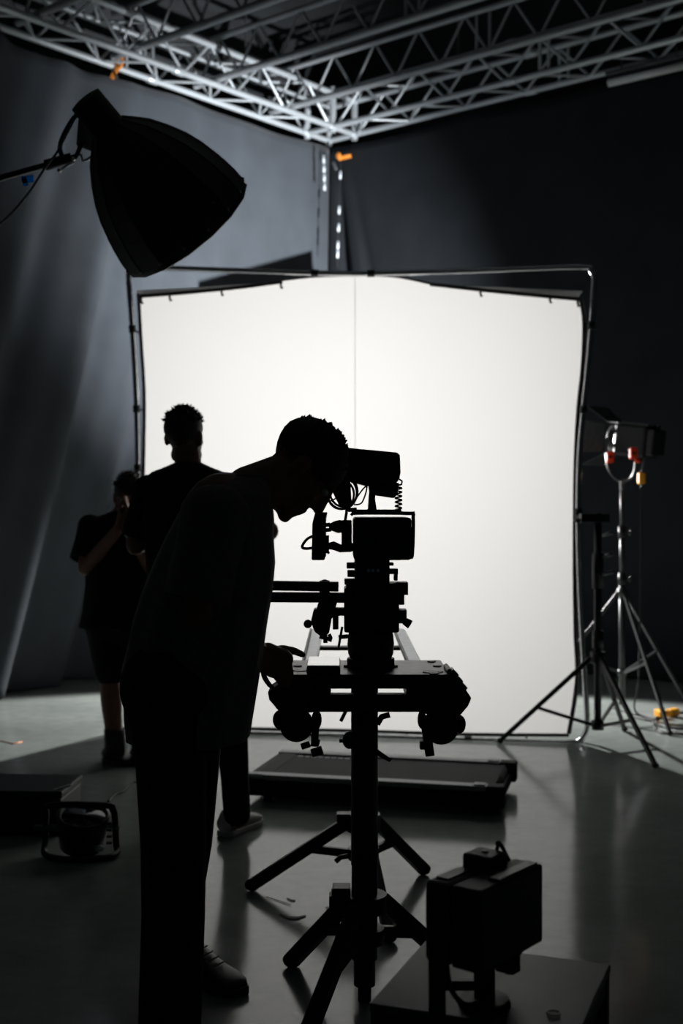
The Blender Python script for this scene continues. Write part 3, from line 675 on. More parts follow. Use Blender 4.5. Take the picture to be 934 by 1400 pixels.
# camera plate with wheel trucks
PY0, PY1 = 3.30, 3.61; PX0, PX1 = -.1415, .289; zp = .925
pt = thing('dolly_plate', 'black square dolly plate with wheel trucks on the thick stand', 'dolly', V((RX, RD, zp-.03)))
MB().prism([V((PX0, PY0, zp-.012)), V((PX1, PY0, zp-.012)), V((PX1, PY1, zp-.012)), V((PX0, PY1, zp-.012))], (0, 0, .012)).build('plate', 'dark_plate', pt, bevel=.003)
MB().box((RX, PY0+.03, zp-.026), (.40, .04, .026)).build('edge_bar', 'black_metal', pt)
MB().box((RX+.005, PY0+.06, zy(960, PY0+.06)), (.46, .04, .047)).build('crossbar', 'black_metal', pt, bevel=.003)
for x_, y_ in ((590, 905), (598, 911), (593, 921.5), (407, 911)):
    g = P(x_, y_, 3.35); d_ = (H-zp)*F/(y_-CY); MB().cyl(P(x_, y_, d_)-V((0, 0, .004)), P(x_, y_, d_)+V((0, 0, .003)), .012, None, 12).build('bolt', 'black_metal', pt)
for x_, y_, r_ in ((411, 917, .02), (592, 919, .028)):
    d_ = (H-zp)*F/(y_-CY); c_ = P(x_, y_, d_); MB().lathe(c_, (0, 0, 1), [(-.002, r_), (.0015, r_), (.002, r_*.9)], 16).build('tape_patch', 'pad_white', pt)
def pp(pts, d): return [P(x_, y_, d) for x_, y_ in pts]
tk = MB().prism(pp([(398, 926), (383, 934), (366, 946), (368, 957), (384, 976), (436, 974), (441, 966), (448, 960), (453, 945), (450, 936), (454, 926)], 3.32), (0, .12, 0)).build('wheel_truck', 'black_metal', pt, bevel=.004)
wl = MB(); c_ = P(405, 993, 3.30); wl.lathe(c_, (0, 1, 0), [(0, .012), (.002, .040), (.012, .0445), (.038, .0445), (.048, .040), (.05, .012)], 24); wl.build('wheel', 'rubber', tk)
for x_, w_ in ((383, .02), (433, .014)): MB().ell(P(x_, 984, 3.34), (w_, .03, .026)).build('side_roller', 'rubber', tk)
MB().bar(P(432, 985, 3.31), P(430, 1020, 3.31), .02, .02, (0, 1, 0)).cyl(P(412, 1021, 3.31), P(424, 1017, 3.31), .009, .009, 8).cyl(P(426, 1030, 3.31), P(441, 1025, 3.31), .012, .012, 8).cyl(P(428, 1014, 3.31), P(437, 1016, 3.31), .010, .010, 8).build('toggle_clamp', 'black_metal', tk, bevel=.002)
tk = MB().prism(pp([(553, 926), (556, 944), (554, 952), (566, 968), (576, 976), (628, 980), (640, 966), (645, 955), (638, 944), (630, 932), (616, 914), (611, 916), (612, 926)], 3.32), (0, .12, 0)).build('wheel_truck', 'black_metal', pt, bevel=.004)
wl = MB(); c_ = P(604, 995, 3.30); wl.lathe(c_, (0, 1, 0), [(0, .012), (.002, .043), (.012, .0475), (.038, .0475), (.048, .043), (.05, .012)], 24); wl.build('wheel', 'wheel_red', tk)
for x_, y_, w_ in ((628, 990, .018), (577, 984, .012)): MB().ell(P(x_, y_, 3.34), (w_, .03, .025)).build('side_roller', 'rubber', tk)
MB().bar(P(581, 985, 3.31), P(588, 1033, 3.31), .024, .024, (0, 1, 0)).box(P(579, 1018, 3.31), (.02, .03, .022)).build('toggle_clamp', 'black_metal', tk, bevel=.002)
for q in (0, 1, 2):
    a_ = P(617+q*6, 920+q*9, 3.32); MB().box(a_+V((.01, .02, .0)), (.022, .05, .008), MX.Rotation(.8, 3, 'Y')).build('lever', 'grey_metal', tk)
# pad on the plate
pd = thing('notepad', 'small white-topped box lying on the black dolly plate', 'box', V((P(443, 912, 3.42).x, 3.42, zp)))
z0 = zp; c_ = V(((443-CX)*3.42/F, 3.405, z0))
MB().box(c_+V((0, 0, .010)), (.09, .20, .020)).build('case', 'black_plastic', pd, bevel=.004)
MB().box(c_+V((0, 0, .0215)), (.086, .195, .004)).build('lid', 'pad_gloss', pd, bevel=.001)
# fluid head
hd = thing('fluid_head', 'black fluid head and riser column standing on the dolly plate under the camera', 'tripod head', V((RX, RD, zp)))
cx = (507-CX)*RD/F; hc = V((cx, RD, 0)); pxm = RD/F
MB().cyl(V((cx, RD, zp)), V((cx, RD, zy(899))), 32.5*pxm, None, 24).build('base_flange', 'black_metal', hd, bevel=.003)
MB().lathe(V((cx, RD, 0)), (0, 0, 1), [(zy(900), 28*pxm), (zy(893), 31*pxm), (zy(880), 32*pxm), (zy(868), 31*pxm), (zy(861), 29*pxm)], 24).build('bowl', 'black_metal', hd)
for i in range(8):
    t = i*math.pi/4; MB().cyl(hc+V((math.cos(t)*30*pxm, math.sin(t)*30*pxm, zp)), hc+V((math.cos(t)*37*pxm, math.sin(t)*37*pxm, zp)), .006, None, 8).build('bolt', 'black_metal', hd)
MB().box(R_(507.5, 832), (74*pxm, .13, 60*pxm)).build('pan_body', 'black_metal', hd, bevel=.006)
MB().box(R_(507, 803), (68*pxm, .10, 14*pxm)).build('tilt_plate', 'black_metal', hd, bevel=.003)
MB().box(R_(550, 842), (11*pxm, .06, 18*pxm)).cyl(R_(553, 849), R_(561, 854), .011, .013, 10).build('drag_knob', 'black_plastic', hd)
MB().box(R_(549, 804), (17*pxm, .06, 17*pxm)).box(R_(548, 818), (9*pxm, .05, 16*pxm)).build('side_bracket', 'black_metal', hd, bevel=.002)
MB().prism(pp([(429, 833), (455, 833), (453, 850), (450, 866), (441, 872), (430, 864), (425, 850)], RD-.03), (0, .06, 0)).build('arm_clamp', 'black_metal', hd, bevel=.004)
MB().ell(R_(421, 853), (.012, .012, .012)).cyl(R_(421, 853), R_(430, 851), .006, .006, 8).build('clamp_knob', 'black_plastic', hd)
MB().cyl(R_(437, 870), R_(454, 875), .006, .006, 8).cyl(R_(445, 868), R_(445, 879), .006, .006, 8).cyl(R_(450, 867), R_(453, 873), .005, None, 8).build('wing_nut', 'black_plastic', hd)
MB().box(R_(459, 846), (8*pxm, .03, 28*pxm)).box(R_(464, 836), (16*pxm, .03, 11*pxm)).build('lock_block', 'black_metal', hd, bevel=.002)
MB().cyl(R_(468, 857), R_(463, 885), .0035, None, 8).cyl(R_(463, 871), R_(476, 870), .006, None, 8).build('locking_pin', 'grey_metal', hd)
MB().bar(R_(452, 810), R_(443, 842), .05, .03, (0, 1, 0)).build('pivot_arm', 'black_metal', hd, bevel=.003)
MB().bar(R_(335, 800), R_(463, 802), .03, 13*pxm).build('balance_bar', 'black_metal', hd, bevel=.002)
MB().bar(R_(335, 816), R_(472, 817), .03, 13.5*pxm).build('balance_bar', 'black_metal', hd, bevel=.002)
MB().box(R_(444, 804), (14*pxm, .05, 20*pxm)).ell(R_(444, 796), (.012, .012, .008)).build('bar_clamp', 'black_metal', hd, bevel=.002)
# cinema camera
cm = thing('cinema_camera', 'black cinema camera on the fluid head, seen from behind in its wire cage', 'camera', R_(510, 800))
MB().box(R_(508, 785, RD), (46*pxm, .2, 46*pxm)).build('dovetail', 'black_metal', cm, bevel=.003)
MB().box(R_(521, 735, RD+.06), (78*pxm, .26, 57*pxm)).build('body', 'black_plastic', cm, bevel=.008)
MB().prism(pp([(478, 745), (486, 761), (500, 766), (548, 766), (552, 760)], RD-.04), (0, .2, 0)).build('belly', 'black_plastic', cm)
cg = [R_(483, 704, RD-.06), R_(488, 701.5, RD-.06), R_(560, 702, RD-.06), R_(565, 706, RD-.06), R_(564, 756, RD-.06), R_(560, 762, RD-.06), R_(545, 763, RD-.06)]
MB().tube(smooth_path(cg, 4), .005, 8).build('cage_wire', 'black_metal', cm)
MB().lathe(R_(512, 735, RD+.19), (0, 1, 0), [(0, .05), (.04, .052), (.05, .06), (.12, .06), (.125, .05)], 24).build('lens', 'black_metal', cm)
MB().box(R_(474, 732), (14*pxm, .05, 42*pxm)).build('connector_panel', 'black_plastic', cm, bevel=.003)
for y_ in (716, 730, 741): MB().cyl(R_(478, y_, RD-.02), R_(478, y_, RD-.045), .006, None, 8).build('socket', 'grey_metal', cm)
for x_, y_, w_, h_ in ((481, 773, 14, 8), (482, 784, 14, 9), (480, 795, 18, 8), (536, 781, 16, 7), (541, 788, 5, 11), (534, 771, 8, 4)):
    MB().box(R_(x_, y_), (w_*pxm, .04, h_*pxm)).build('baseplate_clamp', 'black_metal', cm, bevel=.0015)
for x_ in (504, 510, 517): MB().cyl(R_(x_, 780, RD-.1), R_(x_, 780, RD-.106), .005, None, 10).build('bright_screw', 'chrome', cm)
MB().prism(pp([(503, 701), (504, 682), (506, 660), (514, 660), (513, 682), (516, 701)], RD-.01), (0, .03, 0)).build('handle_post', 'black_metal', cm, bevel=.002)
MB().box(R_(518, 699), (60*pxm, .08, 5*pxm)).build('top_plate', 'black_metal', cm)
# side arms to the viewfinder panel
MB().prism(pp([(448, 718), (456, 713), (464, 711), (472, 712), (474, 727), (462, 729), (452, 725)], RD-.02), (0, .04, 0)).cyl(R_(445, 718), R_(452, 717), .006, .006, 8).cyl(R_(445, 725), R_(453, 724), .006, .006, 8).build('upper_arm', 'black_metal', cm, bevel=.003)
MB().chain([R_(445, 747), R_(456, 746), R_(466, 750), R_(478, 748)], [.008, .012, .011, .014]).build('lower_arm', 'black_metal', cm)
vm = thing('side_monitor', 'small black monitor panel seen edge-on beside the camera, below the bent head', 'monitor', R_(437, 766))
MB().prism(pp([(431, 700), (447, 701), (445, 712), (444.5, 764), (443, 766), (427, 766), (426, 764), (427, 716)], RD-.09), (0, .18, 0)).build('panel', 'black_plastic', vm, bevel=.003)
MB().box(R_(445.6, 735), (.003, .15, .10)).build('screen', 'glass_dark', vm)
MB().box(R_(447, 744), (6*pxm, .03, 24*pxm)).cyl(R_(446, 752), R_(450, 757), .006, .003, 8).build('mount', 'black_metal', vm)
MB().tube(smooth_path([R_(428, 733), R_(420, 737), R_(414, 745), R_(414, 749), R_(420, 750), R_(428, 749)], 5), .0045, 6).build('cable_loop', 'cable_black', vm)
tpm = thing('top_monitor', 'black hooded monitor tilted on top of the camera handle', 'monitor', R_(520, 682))
MB().prism(pp([(452, 611), (475, 612), (543, 618.5), (547, 622), (548, 646), (546, 656), (535, 667), (500, 664), (456, 652), (450, 630)], RD-.02), (0, .10, 0)).build('housing', 'black_plastic', tpm, bevel=.004)
MB().prism(pp([(503, 655), (546, 660), (544, 673), (540, 681), (506, 676)], RD-.02), (0, .08, 0)).build('battery', 'black_plastic', tpm, bevel=.003)
MB().prism(pp([(510, 618), (514, 618), (508, 640), (505, 640)], RD-.025), (0, .01, 0)).prism(pp([(520, 620), (523, 620), (530, 642), (527, 642)], RD-.025), (0, .01, 0)).build('rear_ridge', 'dark_plate', tpm)
ev = thing('viewfinder', 'black eyepiece and ring of cables pressed to the operator face', 'viewfinder', R_(470, 695))
MB().chain([R_(462, 640), R_(466, 665), R_(471, 684)], [.03, .028, .02]).build('eyepiece', 'rubber', ev)
MB().box(R_(480, 697), (16*pxm, .03, 6*pxm)).cyl(R_(474, 700), R_(472, 712), .004, None, 6).build('mount', 'black_metal', ev)
for cxp, cyp, rx, ry, dd in ((468, 674, 20, 22, -.02), (470, 672, 19, 21, 0), (466, 676, 18, 20, .02)):
    MB().tube([R_(cxp+rx*math.cos(t), cyp+ry*math.sin(t), RD+dd) for t in [2*math.pi*i/28 for i in range(28)]], .0032, 6, True).build('cable_ring', 'cable_black', ev)
for pts in ([(437, 688), (446, 687), (458, 682), (470, 670)], [(480, 660), (490, 655), (498, 654), (502, 660)], [(484, 690), (494, 688), (500, 675), (502, 664)], [(488, 680), (497, 668), (502, 664)]):
    MB().tube(smooth_path([R_(x_, y_) for x_, y_ in pts], 5), .0025, 6).build('thin_cable', 'cable_black', ev)
hp = []
for i in range(120):
    t = i/119; a_ = t*2*math.pi*7; hp.append(R_(545+math.cos(a_)*4.2, 662+t*38, RD+math.sin(a_)*.009))
hp = [R_(546, 655), R_(550, 658)]+hp
tag(MB().tube(hp, .0026, 6).build('coiled_cable', 'cable_black', at=R_(545, 700)), 'black coiled cable stretched between top monitor and camera body', 'cable')

# ================================================================== SIDE TABLE AND BATTERY UNIT (lower right)
zt2 = .45
t1, t2, t3 = G(482, 1368, zt2), G(582, 1285, zt2), G(835, 1318, zt2); e1 = (t2-t1); e2 = (t3-t2); e1.z = e2.z = 0
l1, l2 = e1.length, e2.length; e2.normalize(); e1 = V((-e2.y, e2.x, 0)); t1 = t2-e1*l1
def tp_(a, b, z): return t1+e2*(a*l2)+e1*(b*l1)+V((0, 0, z-zt2))
RB = MX((e2, e1, V((0, 0, 1)))).transposed()
tc_ = tp_(.5, .5, 0)
tbl = thing('side_table', 'low black metal side table holding the battery unit', 'table', V((tc_.x, tc_.y, 0)))
MB().box(tp_(.5, .5, zt2-.008), (l2, l1, .016), RB).build('table_top', 'table_top', tbl, bevel=.003)
for a_, b_ in ((0, 0), (1, 0), (1, 1), (0, 1)):
    s1 = .016 if a_ == 0 else -.016; s2 = .016 if b_ == 0 else -.016
    p = tp_(a_, b_, 0)+e2*s1+e1*s2; MB().box((p.x, p.y, (zt2-.016)/2), (.028, .028, zt2-.016), RB).build('leg', 'black_paint', tbl, bevel=.002)
for a_, b_, sz_ in ((.5, .04, (l2-.06, .02, .035)), (.5, .96, (l2-.06, .02, .035)), (.04, .5, (.02, l1-.06, .035)), (.96, .5, (.02, l1-.06, .035))):
    MB().box(tp_(a_, b_, zt2-.034), sz_, RB).build('apron', 'black_paint', tbl)
n0 = G(660, 1217, .70); nl = G(580, 1197, .70); nr = G(745, 1178, .70); ev2 = (nr-n0); ev2.z = 0; lw = ev2.length; ev2.normalize(); eu2 = V((-ev2.y, ev2.x, 0)); lu = (nl-n0).length
RU = MX((ev2, eu2, V((0, 0, 1)))).transposed()
def uq(a, b, z): return n0+ev2*(a*lw)+eu2*(b*lu)+V((0, 0, z-.70))
un = thing('battery_unit', 'black battery charging unit with a raised block and cables standing on the side table', 'charger', V((uq(.5, .5, 0).x, uq(.5, .5, 0).y, zt2)))
MB().box(uq(.5, .27, .622), (lw, lu*.5, .148), RU).build('front_pack', 'black_plastic', un, bevel=.006)
MB().box(uq(.42, .78, .619), (lw*.80, lu*.42, .148), RU).build('rear_pack', 'black_plastic', un, bevel=.01)
MB().box(uq(.62, .14, .698), (lw*.62, lu*.16, .006), RU).build('top_slot', 'dark_plate', un)
MB().box(uq(.30, .80, .694), (lw*.34, lu*.2, .005), RU).build('top_slot', 'dark_plate', un)
MB().box(uq(.66, .66, .690), (lw*.28, lu*.50, .06), RU).build('raised_block', 'black_plastic', un, bevel=.006)
MB().cyl(uq(.66, .66, .719), uq(.66, .66, .723), .006, None, 10).build('button', 'black_metal', un)
MB().tube(smooth_path([uq(.79, .62, .708), uq(.84, .62, .726), uq(.89, .62, .722), uq(.92, .6, .71), uq(.92, .5, .69)], 5), .004, 6).build('lead', 'cable_black', un)
MB().ell(uq(.84, .62, .728), (.006, .006, .006)).build('plug', 'black_plastic', un)
pz = G(598, 1393, zt2); pz2 = P(598, 1280, pz.y+.02)
MB().bar(pz, V((pz.x+.001, pz.y+.03, .58)), .03, .025, (0, 1, 0)).build('front_leg', 'black_metal', un, bevel=.002)
c_ = uq(.5, .5, 0); 
MB().cyl(V((c_.x, c_.y, zt2)), V((c_.x, c_.y, zt2+.012)), .05, .045, 18).cyl(V((c_.x, c_.y, zt2+.01)), V((c_.x, c_.y, .56)), .02, None, 14).build('pedestal', 'black_metal', un)
MB().box(uq(.72, .5, .535), (lw*.45, .05, .03), RU).box(uq(.88, .5, .515), (.03, .04, .06), RU).build('bracket', 'black_metal', un, bevel=.003)
MB().tube(smooth_path([uq(.86, .4, .55), uq(.84, .3, .52), uq(.76, .25, .505), uq(.66, .3, .505), uq(.58, .4, .53)], 5), .005, 6).build('lead', 'cable_black', un)
MB().tube(smooth_path([uq(.1, .7, .55), uq(.12, .65, .50), uq(.2, .5, .47), uq(.4, .3, .475), uq(.5, .4, .5)], 5), .005, 6).build('lead', 'cable_black', un)
MB().bar(V((pz.x, pz.y+.03, .50)), V((c_.x, c_.y, .485)), .012, .018).build('strut', 'black_metal', un)
rg = G(757, 1385, zt2+.003); tag(MB().tube([rg+V((math.cos(t)*.012, math.sin(t)*.012, 0)) for t in [2*math.pi*i/20 for i in range(20)]], .0018, 6, True).build('ring', 'grey_metal'), 'tiny metal ring lying on the low side table', 'ring')

# ================================================================== LOW LAMP AND CASE (lower left)
bx0 = G(88, 1143); bc_ = V((bx0.x-.34, bx0.y+.16, 0)); RZ = MX.Rotation(-.06, 3, 'Z')
cs = thing('equipment_case', 'low black ballast case on the floor with a pale latch', 'case', bc_)
MB().box(bc_+V((0, 0, .085)), (.68, .32, .15), RZ).build('body', 'black_plastic', cs, bevel=.01)
MB().box(bc_+V((0, 0, .175)), (.69, .33, .03), RZ).build('lid', 'black_plastic', cs, bevel=.006)
q = bc_+RZ@V((.335, -.12, .19)); MB().bar(q+V((-.03, -.02, 0)), q+V((.02, .05, .005)), .012, .008).build('latch', 'pale_print', cs)
for sx_ in (-1, 1):
    for sy_ in (-1, 1): MB().cyl(bc_+RZ@V((sx_*.3, sy_*.12, 0)), bc_+RZ@V((sx_*.3, sy_*.12, .014)), .02, None, 10).build('foot', 'rubber', cs)
fc_ = G(115, 1168); fl2 = thing('floor_lamp_head', 'black round lamp head lying low in a bent tube yoke beside the case', 'lamp', fc_)
d_ = fc_.y; zt_ = H-(1101-CY)*d_/F
yk = [V((P(70, 1100, d_).x, d_, zt_)), V((P(145, 1100, d_).x, d_, zt_)), V((P(154, 1104, d_).x, d_, zt_-.015)), V((P(157, 1115, d_).x, d_, zt_-.05)), V((P(159, 1150, d_).x, d_, .04)), V((P(162, 1160, d_).x, d_-.03, .014)), V((P(150, 1170, d_).x, d_-.1, .014)), V((P(100, 1172, d_).x, d_-.12, .014)), V((P(66, 1168, d_).x, d_-.05, .014)), V((P(62, 1150, d_).x, d_, .05)), V((P(63, 1110, d_).x, d_, zt_-.04))]
MB().tube(smooth_path(yk, 4, True), .013, 8, True).build('yoke', 'black_metal', fl2)
hc_ = V((P(113, 1130, d_).x, d_, .105))
MB().lathe(hc_, (.1, -.25, .9), [(-.085, .06), (-.08, .085), (-.02, .095), (.04, .10), (.055, .105), (.06, .095), (.05, .085)], 24).build('housing', 'black_metal', fl2)
MB().lathe(hc_, (.1, -.25, .9), [(.05, .088), (.056, .05), (.058, .002)], 24, cap=False).build('lens', 'glass_dark', fl2)
MB().cyl(hc_-V((.19, 0, 0)), hc_+V((.145, 0, 0)), .012, None, 10).build('pivot', 'grey_metal', fl2)
MB().ell(V((P(141, 1152, d_).x, d_-.08, .045)), (.018, .014, .014)).build('tilt_knob', 'aluminium', fl2)
for i in range(4): MB().box(hc_+V((.115, -.05+.0*i, .03-i*.025)), (.02, .02, .008)).build('fin', 'dark_plate', fl2)
tag(MB().tube(smooth_path([G(148, 1096, .01), G(158, 1086, .008), G(168, 1082, .008), G(178, 1072, .008), G(190, 1068, .008), G(240, 1066, .008)], 5), .006, 6).build('floor_cable', 'cable_black'), 'thin black cable wriggling from the low lamp over the floor', 'cable')
# floor scraps
for i, pts in enumerate(([(364, 1226), (380, 1231), (398, 1237)], [(392, 1228), (399, 1231), (404, 1231)], [(383, 1250), (395, 1255), (408, 1255), (418, 1252)], [(445, 1241), (450, 1240)])):
    q = [G(x_, y_, .002) for x_, y_ in pts]; m = MB()
    wd = (.0025, .006, .011, .004)[i]; rr = [wd*(.3+.7*math.sin(math.pi*(k+.5)/len(q))) for k in range(len(q))]
    L_ = [p+V((0, -r_, 0)) for p, r_ in zip(q, rr)]; R2 = [p+V((0, r_, 0)) for p, r_ in zip(q, rr)]
    m.prism(L_+R2[::-1], (0, 0, .0015)); lab = ('thin straight dark scrap on the floor between the stand legs', 'small dark flake beside the thin scrap on the floor', 'curved black tape scrap on the floor between the stand legs', 'tiny dark speck on the floor beside the near stand')[i]
    tag(m.build('tape_scrap', 'scrap'), lab, 'scrap')
q = [G(x_, y_, .002) for x_, y_ in ((0, 1013), (10, 1015), (18, 1017), (30, 1014))]
tag(MB().tube(q, .0035, 5).build('tape_scrap', 'orange_strap'), 'thin orange cord scrap on the lit floor below the folded drape', 'scrap')

# ================================================================== PEOPLE
def head(m, c, up, fwd, s=1.0, neck=None):
    up = V(up).normalized(); fwd = V(fwd); fwd = (fwd-up*fwd.dot(up)).normalized(); rt = fwd.cross(up)
    R = MX((rt, fwd, up)).transposed(); c = V(c)
    q = lambda x_, y_, z_: c+R@V((x_*s, y_*s, z_*s))
    e = lambda p, r: m.ell(q(*p), V(r)*s, R, 18, 12)
    e((0, -.008, .03), (.073, .094, .083)); e((0, .025, -.03), (.062, .068, .080)); e((0, .045, -.075), (.046, .046, .042)); e((0, .072, -.104), (.022, .018, .016))
    m.cap(q(0, .088, .018), .010*s, q(0, .108, -.028), .0135*s); e((.010, .098, -.033), (.009, .01, .008)); e((-.010, .098, -.033), (.009, .01, .008))
    m.cap(q(-.038, .078, .030), .012*s, q(.038, .078, .030), .012*s); e((0, .086, -.058), (.024, .011, .007)); e((0, .084, -.069), (.02, .011, .008))
    for k in (-1, 1):
        e((k*.036, .062, -.02), (.022, .022, .02)); e((k*.075, -.008, -.008), (.010, .020, .032)); e((k*.05, .02, -.075), (.016, .03, .028))
    return R, q
def eyes(root, q, R, s):
    for k in (-1, 1): MB().ell(q(k*.031, .078, .008), V((.013, .012, .008))*s, R, 10, 7).build('eye', 'eye_white', root)
def hair(root, q, R, s, n, ln, seed, front=.05, lean=(0, 0, 0)):
    random.seed(seed); m = MB(); nu, nv = 28, 12; vs = []; fs = []
    for j in range(nv+1):
        for i in range(nu):
            t = 2*math.pi*i/nu; back = .5-.5*math.sin(t)                # 1 at the back
            lo = -.02-1.0*back; ph = lo*1.0+(math.pi/2-lo)*j/nv
            g = 1+.15*min(0, ph); vs.append(q(.0775*g*math.cos(ph)*math.cos(t), -.010+.0985*g*math.cos(ph)*math.sin(t), .032+.088*math.sin(ph)))
    for j in range(nv):
        for i in range(nu): fs.append((j*nu+i, j*nu+(i+1) % nu, (j+1)*nu+(i+1) % nu, (j+1)*nu+i))
    m.add(vs, fs, True)
    for k in range(n):
        t = random.uniform(0, 2*math.pi); ph = random.uniform(.35, 1.5)
        d = V((math.cos(ph)*math.cos(t), math.cos(ph)*math.sin(t), math.sin(ph)))
        b = (d.x*.075, -.010+d.y*.096, .032+d.z*.086); dd = d+V((random.uniform(-.6, .6), random.uniform(-.6, .6), random.uniform(-.2, .5)))+V(lean); dd.normalize()
        L_ = ln*random.uniform(.5, 1.2); e_ = (b[0]+dd.x*L_, b[1]+dd.y*L_, b[2]+dd.z*L_)
        m.cyl(q(*b), q(*e_), .0055*s, .0006, 5)
    return m.build('hair', 'hair', root)
def ring(xl, xr, y, d, ry, n=40, rip=0, k=9, ph=0, pw=1.0, tilt=0):
    cxp = (xl+xr)/2; hw = (xr-xl)/2*d/F; c = P(cxp, y, d); out = []
    for i in range(n):
        t = 2*math.pi*i/n; ct, st_ = math.cos(t), math.sin(t)
        ct = math.copysign(abs(ct)**pw, ct); st_ = math.copysign(abs(st_)**pw, st_)
        w_ = 1+rip*math.sin(k*t+ph)*(abs(math.sin(t))**.5)
        out.append(c+V((hw*ct*w_, ry*st_*w_, tilt*ct)))
    return out
def interp(rows, sub=4):
    out = []
    for a_, b_ in zip(rows, rows[1:]):
        for s_ in range(sub):
            t = s_/sub; out.append(tuple(a_[i]+(b_[i]-a_[i])*t for i in range(len(a_))))
    out.append(rows[-1]); return out
def shoe(root, heel, toe, h, upper, sole, w_=.048, laces=None):
    heel = V((heel[0], heel[1], 0)); toe = V((toe[0], toe[1], 0)); a_ = (toe-heel); L_ = a_.length; a_.normalize(); x_ = V((a_.y, -a_.x, 0))
    m = MB(); rows = [(-.01, .030, h*.75), (.02, .036, h*.98), (.07, .038, h), (.11, .040, h*.82), (.16, .044, h*.62), (.21, .046, h*.52), (.25, .040, h*.42), (.275, .022, h*.30)]
    rings = []
    for s_, ww_, hh in rows:
        s_ *= L_/.28; rg_ = []
        for i in range(16):
            t = 2*math.pi*i/16; rg_.append(heel+a_*s_+x_*(ww_*w_/.046*math.cos(t))+V((0, 0, .02+(hh-.02)*(.5+.5*math.sin(t)))))
        rings.append(rg_)
    m.loft(rings); s = m.build('shoe', upper, root)
    m = MB(); pts = []
    for s_, ww_, _ in [(-.014, .026, 0)]+rows[1:-1]+[(.282, .022, 0)]: pts.append((s_*L_/.28, ww_*1.06*w_/.046))
    poly = [heel+a_*s_+x_*ww_ for s_, ww_ in pts]+[heel+a_*s_-x_*ww_ for s_, ww_ in reversed(pts)]
    m.prism([p+V((0, 0, .001)) for p in poly], (0, 0, .024)); m.build('sole', sole, s, bevel=.004)
    m = MB()
    for k in range(4):
        s_ = (.10+.025*k)*L_/.28; hh = h*(.90-.085*k); m.cyl(heel+a_*s_-x_*.022+V((0, 0, hh)), heel+a_*(s_+.012)+x_*.022+V((0, 0, hh)), .0028, None, 6)
    m.build('laces', laces or upper, s); return s
def finger(m, pts, r=.0088): m.chain([V(p) for p in pts], [r*1.05, r, r*.95, r*.82][:len(pts)])

# ---- operator bending to the camera -------------------------------------------------
OD = 3.12
op = thing('person', 'person in loose dark T-shirt and black trousers bending over the camera', 'person', V((-.40, 3.2, 0)))
m = MB(); hc2 = P(414, 638, 3.2); up = V((.82, .04, .57)); fw = V((.57, .10, -.82))
Rh, qh = head(m, hc2, up, fw, 1.06)
m.chain([P(318, 706, OD), P(342, 672, OD+.03), P(386, 654, 3.18)], [.075, .067, .064])
m.chain([P(308, 705, OD), P(285, 780, OD), P(250, 860, OD), P(235, 930, OD)], [.11, .125, .125, .13])
# near (right) arm
ra = [P(292, 712, 2.99), P(268, 836, 2.96), P(345, 889, 3.21)]; m.chain(ra, [.058, .043, .029])
m.chain([ra[2], P(360, 897, 3.25), P(380, 904, 3.28)], [.028, .031, .029])
m.chain([P(358, 903, 3.24), P(374, 914, 3.28)], [.026, .026]); m.chain([P(366, 892, 3.26), P(390, 901, 3.29)], [.027, .023])
finger(m, [P(368, 890, 3.27), P(387, 887, 3.30), P(402, 890, 3.34), P(414, 895, 3.38)], .0115)
finger(m, [P(386, 900, 3.28), P(396, 910, 3.28), P(398, 925, 3.28), P(396, 934, 3.30)], .0095)
finger(m, [P(380, 908, 3.27), P(389, 921, 3.265), P(394, 932, 3.27), P(393, 940, 3.29)], .0092)
finger(m, [P(370, 914, 3.26), P(378, 926, 3.25), P(384, 934, 3.25), P(388, 938, 3.27)], .0088)
finger(m, [P(358, 912, 3.24), P(362, 927, 3.23), P(368, 936, 3.23), P(374, 941, 3.25)], .0080)
# far (left) arm hanging in front of the hip
m.chain([P(335, 705, 3.25), P(318, 830, 3.32), P(300, 930, 3.36)], [.055, .042, .028]); hp_ = P(300, 930, 3.36)
m.chain([hp_, hp_+V((-.01, .01, -.07))], [.028, .03])
for k in range(4):
    b = hp_+V((-.03+.02*k, .01, -.085)); finger(m, [b, b+V((.004, .01, -.035)), b+V((.012, .0, -.06)), b+V((.018, -.008, -.075))], .0085)
finger(m, [hp_+V((.03, 0, -.03)), hp_+V((.045, .01, -.06)), hp_+V((.045, .01, -.085))], .0095)
# legs
near = [P(228, 935, 3.02), P(236, 1165, 2.99), P(231, 1400, 3.03)]; far = [P(255, 935, 3.22), P(258, 1130, 3.38), P(243, 1283, 3.60)]
m.chain(near, [.085, .055, .040]); m.chain(far, [.085, .055, .040]); m.chain([near[2], V((near[2].x, near[2].y, .06))], [.038, .04]); m.chain([far[2], V((far[2].x-.01, far[2].y+.03, .07))], [.038, .038])
m.remesh('body', 'skin', op, .0055, 3); eyes(op, qh, Rh, 1.06)
hair(op, qh, Rh, 1.06, 170, .009, 11, lean=(0, -.3, .5))
rows = [(318, 366, 652, OD+.03, .070), (294, 369, 664, OD+.02, .115), (266, 371, 680, OD, .155), (247, 371.5, 700, OD, .175), (228, 373, 735, OD, .180), (212, 375, 770, OD, .178), (196, 371, 810, OD, .178), (183, 364, 850, OD+.01, .18), (174, 357, 900, OD+.02, .185), (172, 349, 950, OD+.03, .19), (174, 344, 980, OD+.03, .195), (177, 340, 1006, OD+.03, .2)]
rr = interp(rows, 4); m = MB(); rings = []
for i, (xl, xr, y, d, ry) in enumerate(rr):
    f = min(1, i/30); rings.append(ring(xl, xr, y, d, ry, 72, .03*f, 11, .6+y*.006, .92))
m.loft(rings, cap=False)
sh = m.build('shirt', 'shirt_charcoal', op, solid=.004)
